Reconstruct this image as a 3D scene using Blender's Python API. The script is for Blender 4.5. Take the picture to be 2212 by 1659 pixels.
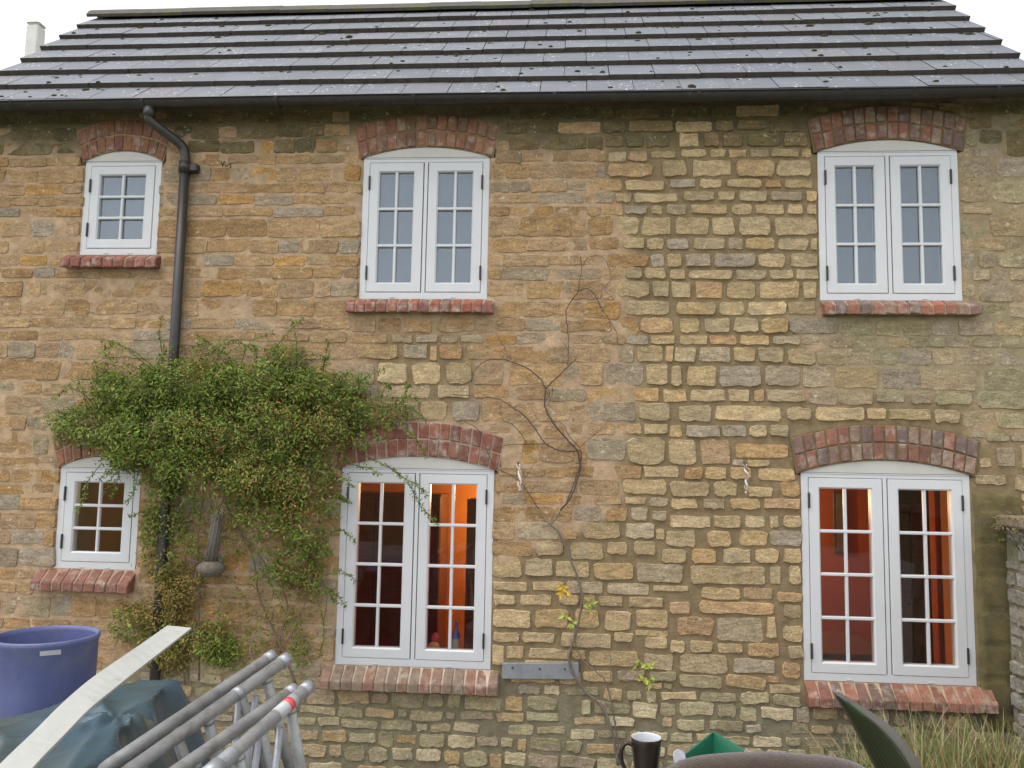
import bpy, bmesh, math, random
import numpy as np
from mathutils import Vector, Matrix, noise

# ------------------------------------------------------------------ scene, camera, sky, sun, exposure
for o in list(bpy.data.objects): bpy.data.objects.remove(o)
S = bpy.context.scene
COL = S.collection
rnd = random.Random(7)
F, CX, CY = 1800.0, 1106.0, 829.5            # focal length and centre for a 2212 x 1659 picture
PITCH, YAW, ROLL = 0.10037262, 0.07271838, -0.01788677
C = np.array([0.0, -5.6, 2.2])               # eye: standing on the terrace, 5.6 m from the house
def cam_rows():
    cp, sp, cw, sw = math.cos(PITCH), math.sin(PITCH), math.cos(YAW), math.sin(YAW)
    f = np.array([-sw*cp, cw*cp, sp]); r = np.array([cw, sw, 0.0]); d = np.cross(f, r)
    r2 = math.cos(ROLL)*r + math.sin(ROLL)*d; d2 = -math.sin(ROLL)*r + math.cos(ROLL)*d
    return np.array([r2, d2, f])
M = cam_rows()
cd = bpy.data.cameras.new('camera'); cam = bpy.data.objects.new('camera', cd); COL.objects.link(cam)
cd.sensor_fit = 'HORIZONTAL'; cd.sensor_width = 36.0; cd.lens = 36.0*F/2212.0
cd.clip_start = 0.05; cd.clip_end = 3000.0
mw = Matrix.Identity(4)
for i in range(3):
    mw[i][0] = M[0][i]; mw[i][1] = -M[1][i]; mw[i][2] = -M[2][i]; mw[i][3] = C[i]
cam.matrix_world = mw
S.camera = cam
SUN_DIR = Vector((-0.35, -0.22, 1.0)).normalized()        # towards the brightest part of the cloud
W = bpy.data.worlds.new('World'); S.world = W; W.use_nodes = True
nt = W.node_tree; nt.nodes.clear()
sky = nt.nodes.new('ShaderNodeTexSky'); sky.sky_type = 'NISHITA'; sky.sun_disc = False
sky.sun_elevation = math.asin(SUN_DIR.z); sky.sun_rotation = math.atan2(SUN_DIR.x, SUN_DIR.y)
sky.air_density = 1.0; sky.dust_density = 1.6; sky.ozone_density = 1.0
hsv = nt.nodes.new('ShaderNodeHueSaturation'); hsv.inputs['Saturation'].default_value = 0.16   # cloud cover
bg = nt.nodes.new('ShaderNodeBackground'); bg.inputs['Strength'].default_value = 0.15
wo = nt.nodes.new('ShaderNodeOutputWorld')
nt.links.new(sky.outputs[0], hsv.inputs['Color']); nt.links.new(hsv.outputs[0], bg.inputs['Color']); nt.links.new(bg.outputs[0], wo.inputs[0])
sl = bpy.data.lights.new('sun', 'SUN'); sl.energy = 0.7; sl.angle = math.radians(40); sl.color = (1.0, 0.96, 0.9)
so = bpy.data.objects.new('sun', sl); COL.objects.link(so)
so.rotation_euler = (-SUN_DIR).to_track_quat('-Z', 'Y').to_euler(); so.location = (-3, -8, 9)
S.view_settings.view_transform = 'Standard'; S.view_settings.look = 'None'
S.view_settings.gamma = 1.0; S.view_settings.exposure = 1.32; S.view_settings.use_curve_mapping = False
S.render.engine = 'CYCLES'

# ------------------------------------------------------------------ helpers
def ray(x, y): return M.T @ np.array([(x-CX)/F, (y-CY)/F, 1.0])
def onY(x, y, Y=0.0):
    d = ray(x, y); return C + d*(Y-C[1])/d[1]
def onZ(x, y, Z):
    d = ray(x, y); return C + d*(Z-C[2])/d[2]
def P(x, y, depth): return C + ray(x, y)*depth
ROOT = {}
def link(o): COL.objects.link(o); return o
def mesh(name, verts, faces, mat, parent=None, smooth=False, tint=None, mats=None, mi=None):
    me = bpy.data.meshes.new(name); me.from_pydata([tuple(v) for v in verts], [], faces)
    for m in (mats or [mat]): me.materials.append(m)
    if mi is not None:
        me.polygons.foreach_set('material_index', mi)
    if smooth: me.polygons.foreach_set('use_smooth', [True]*len(me.polygons))
    if tint is not None:
        a = me.color_attributes.new('tint', 'FLOAT_COLOR', 'POINT')
        if len(tint) == len(verts) and not isinstance(tint[0], float):
            arr = np.ones((len(verts), 4), np.float32); arr[:, :3] = np.array(tint)[:, :3]
        else:
            arr = np.ones((len(verts), 4), np.float32); arr[:, :3] = tint
        a.data.foreach_set('color', arr.ravel())
    me.update()
    o = link(bpy.data.objects.new(name, me))
    if parent is not None: o.parent = parent
    return o
def empty(name, loc=(0, 0, 0)):
    o = link(bpy.data.objects.new(name, None)); o.location = loc; o.empty_display_size = .1; return o
def tag(o, label, cat, group=None, kind=None):
    o['label'] = label; o['category'] = cat
    if group: o['group'] = group
    if kind: o['kind'] = kind
    return o
def par(o, p):                                   # parent keeping the mesh in world coordinates (thing empties sit at their base)
    o.parent = p; o.matrix_parent_inverse = Matrix.Translation(p.location).inverted() if p.type == 'EMPTY' else Matrix.Identity(4)
    return o
def boxv(x0, x1, y0, y1, z0, z1):
    v = [(x0,y0,z0),(x1,y0,z0),(x1,y1,z0),(x0,y1,z0),(x0,y0,z1),(x1,y0,z1),(x1,y1,z1),(x0,y1,z1)]
    f = [(0,3,2,1),(4,5,6,7),(0,1,5,4),(1,2,6,5),(2,3,7,6),(3,0,4,7)]
    return v, f
def bevelled(v, f, w, seg=1):
    bm = bmesh.new(); vs = [bm.verts.new(a) for a in v]
    for q in f: bm.faces.new([vs[i] for i in q])
    if w > 0: bmesh.ops.bevel(bm, geom=list(bm.edges), offset=w, segments=seg, affect='EDGES', profile=.5)
    bmesh.ops.recalc_face_normals(bm, faces=list(bm.faces))
    bm.verts.index_update()
    V = [tuple(a.co) for a in bm.verts]; Q = [[a.index for a in q.verts] for q in bm.faces]; bm.free()
    return V, Q
def box(name, x0, x1, y0, y1, z0, z1, mat, parent=None, bev=0.0, tint=None):
    v, f = bevelled(*boxv(x0, x1, y0, y1, z0, z1), bev)
    return mesh(name, v, f, mat, parent, tint=tint)
class MB:                                        # collects geometry that belongs to one mesh
    def __init__(s): s.v = []; s.f = []; s.t = []
    def add(s, v, f, t=(1., 1., 1.)):
        n = len(s.v); s.v += [tuple(a) for a in v]; s.f += [[i+n for i in q] for q in f]; s.t += [tuple(t)]*len(v)
    def build(s, name, mat, parent=None, smooth=False): return mesh(name, s.v, s.f, mat, parent, smooth, s.t)
def crom(pts, n=5):
    pts = [np.array(p, float) for p in pts]
    if len(pts) < 3: return [pts[0]+(pts[-1]-pts[0])*i/n for i in range(n+1)]
    q = [2*pts[0]-pts[1]] + pts + [2*pts[-1]-pts[-2]]; out = []
    for i in range(1, len(q)-2):
        a, b, c, d = q[i-1:i+3]
        for k in range(n):
            t = k/n
            out.append(.5*(2*b+(c-a)*t+(2*a-5*b+4*c-d)*t*t+(3*b-a-3*c+d)*t**3))
    out.append(pts[-1]); return out
def tubegeo(pts, r0, r1=None, seg=8, cap=True):
    r1 = r0 if r1 is None else r1
    n = len(pts); V = []; Fc = []; up = np.array([.31, .22, .92])
    for i, p in enumerate(pts):
        t = pts[min(i+1, n-1)]-pts[max(i-1, 0)]; t = t/(np.linalg.norm(t)+1e-9)
        a = np.cross(t, up)
        if np.linalg.norm(a) < .1: a = np.cross(t, np.array([1., 0, 0]))
        a /= np.linalg.norm(a); b = np.cross(t, a)
        r = (r0[i] if hasattr(r0, '__len__') else r0+(r1-r0)*i/max(n-1, 1))
        for k in range(seg):
            w = 2*math.pi*k/seg; V.append(p+r*(math.cos(w)*a+math.sin(w)*b))
    for i in range(n-1):
        for k in range(seg):
            k2 = (k+1) % seg; Fc.append((i*seg+k, i*seg+k2, (i+1)*seg+k2, (i+1)*seg+k))
    if cap: Fc.append(tuple(range(seg))[::-1]); Fc.append(tuple(range((n-1)*seg, n*seg)))
    return V, Fc
def tube(name, pts, r0, mat, parent=None, r1=None, seg=8, tint=(1., 1., 1.)):
    v, f = tubegeo(pts, r0, r1, seg); return mesh(name, v, f, mat, parent, True, tint)
def lathe(prof, seg=32, c=(0, 0, 0)):
    V = []; Fc = []
    for r, z in prof:
        for k in range(seg):
            w = 2*math.pi*k/seg; V.append((c[0]+r*math.cos(w), c[1]+r*math.sin(w), c[2]+z))
    for i in range(len(prof)-1):
        for k in range(seg):
            k2 = (k+1) % seg; Fc.append((i*seg+k, i*seg+k2, (i+1)*seg+k2, (i+1)*seg+k))
    return V, Fc

# ------------------------------------------------------------------ materials
def material(name, col=(.5, .5, .5), rough=.7, metal=0.0, tint=False, var=0.0, vscale=6.0, col2=None, mixscale=4.0, mixlo=.45, mixhi=.6,
             bump=0.0, bscale=60.0, bump2=0.0, b2scale=12.0, spec=.5, sheen=0.0, stretch=None, coat=0.0):
    m = bpy.data.materials.new(name); m.use_nodes = True; n = m.node_tree; N = n.nodes; L = n.links
    b = N['Principled BSDF']; b.inputs['Roughness'].default_value = rough; b.inputs['Metallic'].default_value = metal
    b.inputs['Specular IOR Level'].default_value = spec
    if sheen: b.inputs['Sheen Weight'].default_value = sheen
    if coat: b.inputs['Coat Weight'].default_value = coat
    g = N.new('ShaderNodeNewGeometry'); pos = g.outputs['Position']
    if stretch:
        mp = N.new('ShaderNodeMapping'); mp.inputs['Scale'].default_value = stretch; L.new(pos, mp.inputs['Vector']); pos = mp.outputs[0]
    def nz(scale, det=5.0, ro=.6):
        t = N.new('ShaderNodeTexNoise'); t.inputs['Scale'].default_value = scale; t.inputs['Detail'].default_value = det; t.inputs['Roughness'].default_value = ro
        L.new(pos, t.inputs['Vector']); return t.outputs['Fac']
    if tint:
        a = N.new('ShaderNodeAttribute'); a.attribute_name = 'tint'; cur = a.outputs['Color']
    else:
        c = N.new('ShaderNodeRGB'); c.outputs[0].default_value = (*col, 1); cur = c.outputs[0]
    if col2 is not None:
        r = N.new('ShaderNodeMapRange'); r.inputs['From Min'].default_value = mixlo; r.inputs['From Max'].default_value = mixhi
        L.new(nz(mixscale), r.inputs['Value'])
        x = N.new('ShaderNodeMix'); x.data_type = 'RGBA'; L.new(r.outputs[0], x.inputs['Factor']); L.new(cur, x.inputs[6]); x.inputs[7].default_value = (*col2, 1); cur = x.outputs[2]
    if var:
        r = N.new('ShaderNodeMapRange'); r.inputs['From Min'].default_value = .25; r.inputs['From Max'].default_value = .75
        r.inputs['To Min'].default_value = 1-var; r.inputs['To Max'].default_value = 1+var; L.new(nz(vscale, 8.0, .7), r.inputs['Value'])
        x = N.new('ShaderNodeMix'); x.data_type = 'RGBA'; x.blend_type = 'MULTIPLY'; x.inputs['Factor'].default_value = 1
        L.new(cur, x.inputs[6]); L.new(r.outputs[0], x.inputs[7]); cur = x.outputs[2]
    L.new(cur, b.inputs['Base Color'])
    if bump:
        k = N.new('ShaderNodeBump'); k.inputs['Strength'].default_value = 1.0; k.inputs['Distance'].default_value = bump; L.new(nz(bscale, 6.0, .7), k.inputs['Height'])
        if bump2:
            k2 = N.new('ShaderNodeBump'); k2.inputs['Strength'].default_value = 1.0; k2.inputs['Distance'].default_value = bump2; L.new(nz(b2scale, 4.0, .6), k2.inputs['Height'])
            L.new(k2.outputs[0], k.inputs['Normal'])
        L.new(k.outputs[0], b.inputs['Normal'])
    return m
def stone_mat():
    m = bpy.data.materials.new('limestone'); m.use_nodes = True; n = m.node_tree; N = n.nodes; L = n.links
    b = N['Principled BSDF']; b.inputs['Roughness'].default_value = .92; b.inputs['Specular IOR Level'].default_value = .25
    g = N.new('ShaderNodeNewGeometry'); pos = g.outputs['Position']
    mp = N.new('ShaderNodeMapping'); mp.inputs['Scale'].default_value = (1, 1, 2.2); L.new(pos, mp.inputs['Vector'])
    def nz(scale, det=5.0, ro=.6, src=pos):
        t = N.new('ShaderNodeTexNoise'); t.inputs['Scale'].default_value = scale; t.inputs['Detail'].default_value = det; t.inputs['Roughness'].default_value = ro
        L.new(src, t.inputs['Vector']); return t.outputs['Fac']
    def rng(v, a, b_, c=0., d=1.):
        r = N.new('ShaderNodeMapRange'); r.inputs[1].default_value = a; r.inputs[2].default_value = b_; r.inputs[3].default_value = c; r.inputs[4].default_value = d; L.new(v, r.inputs[0]); return r.outputs[0]
    def mix(f, a, b_, mode='MIX'):
        x = N.new('ShaderNodeMix'); x.data_type = 'RGBA'; x.blend_type = mode
        if isinstance(f, float): x.inputs[0].default_value = f
        else: L.new(f, x.inputs[0])
        for k, s in ((6, a), (7, b_)):
            if isinstance(s, tuple): x.inputs[k].default_value = (*s, 1)
            else: L.new(s, x.inputs[k])
        return x.outputs[2]
    a = N.new('ShaderNodeAttribute'); a.attribute_name = 'tint'; cur = a.outputs['Color']
    cur = mix(1.0, cur, rng(nz(9, 8, .72, mp.outputs[0]), .28, .72, .58, 1.38), 'MULTIPLY')
    cur = mix(1.0, cur, rng(nz(70, 4, .7), .3, .7, .68, 1.28), 'MULTIPLY')
    cur = mix(rng(nz(5.3, 6, .65), .56, .70, 0., .6), cur, (.30, .25, .165))                 # grey lichen
    cur = mix(rng(nz(26, 3, .6), .63, .73, 0., .65), cur, (.62, .55, .43))                      # lime specks
    cur = mix(rng(nz(34, 3, .7), .33, .25, 0., .7), cur, (.07, .05, .03))                       # pits and soot
    L.new(cur, b.inputs['Base Color'])
    k2 = N.new('ShaderNodeBump'); k2.inputs['Strength'].default_value = 1.; k2.inputs['Distance'].default_value = .016; L.new(nz(14, 5, .65, mp.outputs[0]), k2.inputs['Height'])
    k = N.new('ShaderNodeBump'); k.inputs['Strength'].default_value = 1.; k.inputs['Distance'].default_value = .009; L.new(nz(75, 6, .75), k.inputs['Height'])
    L.new(k2.outputs[0], k.inputs['Normal']); L.new(k.outputs[0], b.inputs['Normal'])
    return m
def glass_mat(name, fac, tint):
    m = bpy.data.materials.new(name); m.use_nodes = True; n = m.node_tree; N = n.nodes; L = n.links
    N.remove(N['Principled BSDF'])
    t = N.new('ShaderNodeBsdfTransparent'); t.inputs[0].default_value = (.86, .88, .87, 1)
    g = N.new('ShaderNodeBsdfGlossy'); g.inputs['Roughness'].default_value = .01; g.inputs['Color'].default_value = (*tint, 1)
    lw = N.new('ShaderNodeLayerWeight'); lw.inputs['Blend'].default_value = .5
    pw = N.new('ShaderNodeMath'); pw.operation = 'POWER'; pw.inputs[1].default_value = 5; L.new(lw.outputs['Facing'], pw.inputs[0])
    fr = N.new('ShaderNodeMath'); fr.operation = 'MULTIPLY_ADD'; fr.inputs[1].default_value = 1-fac; fr.inputs[2].default_value = fac; L.new(pw.outputs[0], fr.inputs[0])
    x = N.new('ShaderNodeMixShader'); L.new(fr.outputs[0], x.inputs[0]); L.new(t.outputs[0], x.inputs[1]); L.new(g.outputs[0], x.inputs[2]); L.new(x.outputs[0], N['Material Output'].inputs[0])
    return m
def tile_mat():
    m = material('roof_tile', tint=True, rough=.68, var=.12, vscale=7, bump=.0012, bscale=160, bump2=.002, b2scale=25, spec=.4)
    n = m.node_tree; N = n.nodes; L = n.links; b = N['Principled BSDF']
    src = b.inputs['Base Color'].links[0].from_socket
    g = N.new('ShaderNodeNewGeometry')
    def spots(scale, lo, hi, thr_scale, tl, th):
        t = N.new('ShaderNodeTexNoise'); t.inputs['Scale'].default_value = scale; t.inputs['Detail'].default_value = 3; L.new(g.outputs['Position'], t.inputs['Vector'])
        r = N.new('ShaderNodeMapRange'); r.inputs[1].default_value = lo; r.inputs[2].default_value = hi; L.new(t.outputs[0], r.inputs[0])
        u = N.new('ShaderNodeTexNoise'); u.inputs['Scale'].default_value = thr_scale; L.new(g.outputs['Position'], u.inputs['Vector'])
        r2 = N.new('ShaderNodeMapRange'); r2.inputs[1].default_value = tl; r2.inputs[2].default_value = th; L.new(u.outputs[0], r2.inputs[0])
        k = N.new('ShaderNodeMath'); k.operation = 'MULTIPLY'; L.new(r.outputs[0], k.inputs[0]); L.new(r2.outputs[0], k.inputs[1]); return k.outputs[0]
    cur = src
    for sp, c in ((spots(48, .625, .69, 5, .48, .58), (.6, .6, .58)), (spots(26, .68, .74, 3, .5, .6), (.10, .09, .05))):
        x = N.new('ShaderNodeMix'); x.data_type = 'RGBA'; L.new(sp, x.inputs[0]); L.new(cur, x.inputs[6]); x.inputs[7].default_value = (*c, 1); cur = x.outputs[2]
    L.new(cur, b.inputs['Base Color']); return m
MAT = dict(
    stone=stone_mat(),
    mortar=material('mortar', tint=True, rough=.95, spec=.2, var=.38, vscale=11, bump=.006, bscale=55, bump2=.012, b2scale=11),
    brick=material('brick', tint=True, rough=.88, spec=.3, var=.42, vscale=28, bump=.003, bscale=90, bump2=.005, b2scale=22, col2=(.34, .30, .25), mixscale=15, mixlo=.52, mixhi=.74),
    tile=tile_mat(),
    tile_edge=material('tile_edge', (.07, .055, .045), .8, var=.4, vscale=20, bump=.004, bscale=40),
    ridge=material('ridge_tile', (.085, .075, .06), .85, var=.3, vscale=12, col2=(.09, .09, .035), mixscale=7, mixlo=.5, mixhi=.62, bump=.006, bscale=40),
    moss=material('moss', (.035, .037, .014), .95, var=.5, vscale=40, bump=.004, bscale=120, spec=.2),
    gutter=material('gutter_plastic', (.022, .019, .018), .38, var=.35, vscale=9, col2=(.07, .065, .055), mixscale=30, mixlo=.6, mixhi=.75, bump=.0006, bscale=120),
    pipe=material('pipe_plastic', (.032, .028, .025), .45, var=.3, vscale=9, bump=.0006, bscale=120),
    white=material('frame_paint', (.535, .54, .545), .35, var=.05, vscale=5, bump=.0004, bscale=90),
    cream=material('head_paint', (.47, .455, .415), .45, var=.07, vscale=7, bump=.0005, bscale=80),
    seal=material('rubber_seal', (.012, .012, .012), .6),
    iron=material('black_iron', (.02, .02, .02), .45),
    cap=material('drain_cap', (.5, .5, .5), .5),
    glass_up=glass_mat('window_glass', .085, (.80, .89, 1.0)),
    glass=glass_mat('window_glass_ground_floor', .028, (.9, .95, 1.0)),
    plaster=material('orange_plaster', (.60, .21, .03), .85, var=.12, vscale=3, bump=.001, bscale=50),
    plaster_red=material('terracotta_plaster', (.46, .105, .03), .85, var=.14, vscale=3, bump=.001, bscale=50),
    plaster_dim=material('brown_plaster', (.32, .20, .11), .85, var=.12, vscale=3),
    plaster_up=material('grey_plaster', (.42, .44, .46), .9, var=.08, vscale=3),
    wood_dark=material('dark_wood', (.15, .062, .024), .45, var=.4, vscale=8, stretch=(1, 1, 6), bump=.001, bscale=40),
    wood=material('garden_timber', (.16, .11, .065), .75, var=.4, vscale=10, stretch=(1, 6, 1), bump=.002, bscale=40),
    backing=material('blue_grey_backing', (.06, .066, .076), .9, var=.06, vscale=2),  # dark tone standing in for the unlit rooms behind the upper glass
    bark=material('bark', tint=True, rough=.9, var=.35, vscale=40, bump=.002, bscale=90, spec=.2),
    leaf=material('leaf', tint=True, rough=.65, var=.2, vscale=20, spec=.25),
    alu=material('scaffold_aluminium', (.27, .27, .265), .5, .25, var=.32, vscale=16, bump=.0012, bscale=70, col2=(.16, .15, .135), mixscale=11, mixlo=.5, mixhi=.72),
    galv=material('galvanised_steel', (.30, .31, .33), .45, .5, var=.25, vscale=30, bump=.0008, bscale=90),
    lead=material('grey_steel', (.21, .215, .225), .55, .25, var=.25, vscale=10, bump=.001, bscale=60),
    sticker=material('white_sticker', (.36, .36, .36), .4, var=.06, vscale=30),
    red=material('red_print', (.55, .06, .07), .4, var=.15, vscale=60),
    blueprint=material('blue_print', (.10, .10, .30), .4),
    drum=material('blue_plastic', (.082, .096, .22), .5, var=.2, vscale=6, col2=(.13, .14, .2), mixscale=5, mixlo=.5, mixhi=.75, bump=.001, bscale=40),
    tarp=material('tarpaulin', (.038, .074, .10), .42, var=.22, vscale=4, col2=(.05, .068, .066), mixscale=2.2, mixlo=.45, mixhi=.65, bump=.002, bscale=14, bump2=.006, b2scale=5),
    pvc=material('white_plastic', (.30, .30, .275), .5, var=.10, vscale=9, col2=(.19, .195, .185), mixscale=16, mixlo=.6, mixhi=.75, bump=.0006, bscale=50),
    mug_out=material('mug_glaze', (.018, .012, .010), .3, spec=.5, var=.1, vscale=20),
    mug_in=material('mug_white', (.5, .52, .53), .3, spec=.5),
    green=material('green_plastic', (.010, .105, .055), .4, var=.2, vscale=25, col2=(.13, .15, .08), mixscale=28, mixlo=.62, mixhi=.76),
    fleece=material('brown_fleece', (.062, .044, .035), .95, var=.3, vscale=60, bump=.003, bscale=190, sheen=.35, spec=.1),
    soil=material('soil', (.075, .055, .032), .98, var=.5, vscale=14, col2=(.06, .075, .03), mixscale=5, mixlo=.48, mixhi=.6, bump=.02, bscale=22, spec=.2),
    paving=material('paving', (.24, .225, .19), .9, var=.3, vscale=4, bump=.004, bscale=30, spec=.3),
    grassland=material('lawn', (.055, .085, .028), .95, var=.4, vscale=3, bump=.03, bscale=25, spec=.2),
    rope=material('rope', tint=True, rough=.85, var=.25, vscale=90, bump=.001, bscale=200),
    render=material('cement_render', (.135, .11, .05), .95, var=.4, vscale=7, col2=(.10, .085, .045), mixscale=5, mixlo=.45, mixhi=.65, bump=.004, bscale=60, bump2=.01, b2scale=6, spec=.2),
    post=material('pale_post', (.62, .61, .57), .8, var=.12, vscale=5, bump=.002, bscale=30),
    shade=material('lamp_shade', (.8, .6, .3), .7),
    clay=material('terracotta', (.36, .13, .06), .8, var=.2, vscale=20),
)
def emit(name, col, s):
    m = bpy.data.materials.new(name); m.use_nodes = True; b = m.node_tree.nodes['Principled BSDF']
    b.inputs['Base Color'].default_value = (*col, 1); b.inputs['Emission Color'].default_value = (*col, 1); b.inputs['Emission Strength'].default_value = s; return m
MAT['bulb'] = emit('lamp_bulb', (1.0, .72, .35), 18.0)

# ------------------------------------------------------------------ ground
def structure(o): o['kind'] = 'structure'; return o
def sheet(name, x0, x1, y0, y1, z, nx, ny, mat, amp=0., fr=1.):
    V = []; Fc = []
    for j in range(ny+1):
        for i in range(nx+1):
            x = x0+(x1-x0)*i/nx; y = y0+(y1-y0)*j/ny
            V.append((x, y, z+(amp*noise.noise((x*fr, y*fr, 3.1)) if amp else 0)))
    for j in range(ny):
        for i in range(nx): a = j*(nx+1)+i; Fc.append((a, a+1, a+nx+2, a+nx+1))
    return mesh(name, V, Fc, mat, smooth=True)
structure(sheet('ground', -900, 900, -900, 900, -.01, 4, 4, MAT['grassland']))
structure(box('path', -6.5, 5.0, -1.452, .1, -.2, .0, MAT['paving']))
structure(box('terrace', -7.0, 6.0, -12.0, -1.46, -.3, .6, MAT['paving'], bev=.02))
# raised bed at the foot of the wall
def bed():
    nx, ny = 60, 16; V = []; Fc = []
    for j in range(ny+1):
        for i in range(nx+1):
            x = .35+(2.76-.35)*i/nx; y = -.02-1.0*j/ny
            h = .235+.05*noise.noise((x*3, y*3, 0))+.025*noise.noise((x*11, y*11, 5))+.05*max(0, min(1, (x-.9)))
            e = min(1, (x-.35)/.22)*min(1, (y+1.02)/.25); h = h*max(0, e)**.6-.02*(e <= 0)
            V.append((x, y, max(h, -.005)))
    for j in range(ny):
        for i in range(nx): a = j*(nx+1)+i; Fc.append((a, a+nx+1, a+nx+2, a+1))
    return mesh('soil_bed', V, Fc, MAT['soil'], smooth=True)
structure(bed())

# ------------------------------------------------------------------ the house
house = empty('stone_house', (0, 0, 0))
tag(house, 'two-storey honey stone cottage with grey tiled roof and six white windows', 'house')
XL, XR = -4.60, 3.28                                  # gable ends
WIN = [  # x0, x1, z0, z1, casements, pane rows, rise, brick style, sill x0, x1, sill style
    (-3.52, -2.962, 3.664, 4.348, 1, 3, .078, 0, -3.62, -2.91, 0),
    (-1.478, -.597, 3.352, 4.355, 2, 3, .078, 1, -1.56, -.535, 1),
    (1.648, 2.553, 3.352, 4.371, 2, 3, .080, 2, 1.64, 2.645, 2),
    (-3.545, -2.975, 1.462, 2.15, 1, 3, .080, 0, -3.655, -2.955, 3),
    (-1.55, -.522, .885, 2.184, 2, 4, .085, 3, -1.63, -.455, 4),
    (1.502, 2.553, .89, 2.206, 2, 4, .088, 2, 1.492, 2.645, 5)]
WLABEL = ['small single white casement window of six panes beside the downpipe', 'white double casement window of twelve panes, first floor, middle', 'white double casement window of twelve panes, first floor, right',
          'small single white casement window of six panes half under the climber', 'tall white double casement window of sixteen panes, ground floor, middle', 'tall white double casement window of sixteen panes beside the rendered strip']
RINGH, GAPB = .106, .011

# ---- mortar sheet with the window openings, a real surface with its own relief
def lerp(a, b, t): return tuple(a[i]+(b[i]-a[i])*t for i in range(3))
def sst(a, b, x): t = max(0., min(1., (x-a)/(b-a))); return t*t*(3-2*t)
BND = [(.0, -.95), (.9, -.85), (1.55, -.40), (1.9, .32), (2.6, .42), (3.3, .40), (3.8, .32), (4.3, .18), (4.9, .15)]   # (z, x): right of this line the joints are raked out
def openness(x, z):
    for (za, xa), (zb, xb) in zip(BND, BND[1:]):
        if z <= zb: xb_ = xa+(xb-xa)*max(0, (z-za))/(zb-za); break
    else: xb_ = BND[-1][1]
    w = .10*noise.noise((x*2.3, z*2.3, 1.7))+.05*noise.noise((x*7, z*7, 1.7))
    o = sst(-.1, .12, x-xb_+w)
    o *= 1-.8*sst(1.35, 1.6, x+w)*sst(2.62, 2.72, z+w)*(1-sst(3.25, 3.34, z))       # flush band between the right-hand windows
    o *= 1-.55*sst(2.5, 2.6, x)*sst(2.3, 2.5, z)
    o = max(o, .95*math.exp(-(((x+1.0)/.42)**4+((z-2.82)/.34)**4))*(1 if w > -.06 else .2))     # re-opened joints under the middle window
    o = max(o, (1-sst(.62, .8, z+w*.6))*.85)
    return o
def mortar_col(x, z):
    o = openness(x, z)
    c = lerp((.39, .275, .17), (.215, .160, .088), o)
    c = lerp(c, (.205, .18, .115), 1-sst(.6, .95, z+.15*noise.noise((x*1.7, z*1.7, 4))))
    c = lerp(c, (.12, .10, .055), sst(4.36, 4.55, z+.10*noise.noise((x*1.3, 0, 2))+.10*noise.noise((x*6, z*1.2, 5)))*.85)      # algae and drip stains at the wall head, with eaves shade painted in
    c = lerp(c, (.27, .225, .135), sst(1.5, 1.9, x)*sst(2.55, 2.75, z)*(1-o))
    return c
def in_head(x, z):
    for (x0, x1, z0, z1, nc, nr, rise, *_ ) in WIN:
        w = (x1-x0)/2+.012; R_ = (w*w+rise*rise)/(2*rise)
        if z1-.01 < z and math.hypot(x-(x0+x1)/2, z-(z1+rise-R_)) < R_+.05 and abs(x-(x0+x1)/2) < w+.02: return True
    return False
def wall_y(x, z):
    o = openness(x, z)
    return -.012*(1-o)+.005*noise.noise((x*6, z*6, .3))+.003*noise.noise((x*19, z*19, .3))
ZT = 4.785
def wall_sheet():
    xs = set(np.round(np.arange(XL, XR+.001, .035), 4)); zs = set(np.round(np.arange(-.1, ZT+.001, .035), 4))
    for w in WIN: xs |= {w[0], w[1]}; zs |= {w[2], w[3]}
    xs = sorted(xs); zs = sorted(zs); V = []; T = []; Fc = []; idx = {}
    for j, z in enumerate(zs):
        for i, x in enumerate(xs):
            on = any(w[0]-.02 < x < w[1]+.02 and w[2]-.02 < z < w[3]+.02 for w in WIN)
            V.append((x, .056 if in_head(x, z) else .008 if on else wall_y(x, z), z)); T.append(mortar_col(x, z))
    nx = len(xs)
    for j in range(len(zs)-1):
        for i in range(nx-1):
            xc, zc = (xs[i]+xs[i+1])/2, (zs[j]+zs[j+1])/2
            if any(w[0] < xc < w[1] and w[2] < zc < w[3] for w in WIN): continue
            a = j*nx+i; Fc.append((a, a+1, a+nx+1, a+nx))
    return mesh('wall', V, Fc, MAT['mortar'], house, True, T)
wall = wall_sheet(); wall['label'] = 'front wall of coursed honey and grey limestone'

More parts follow.
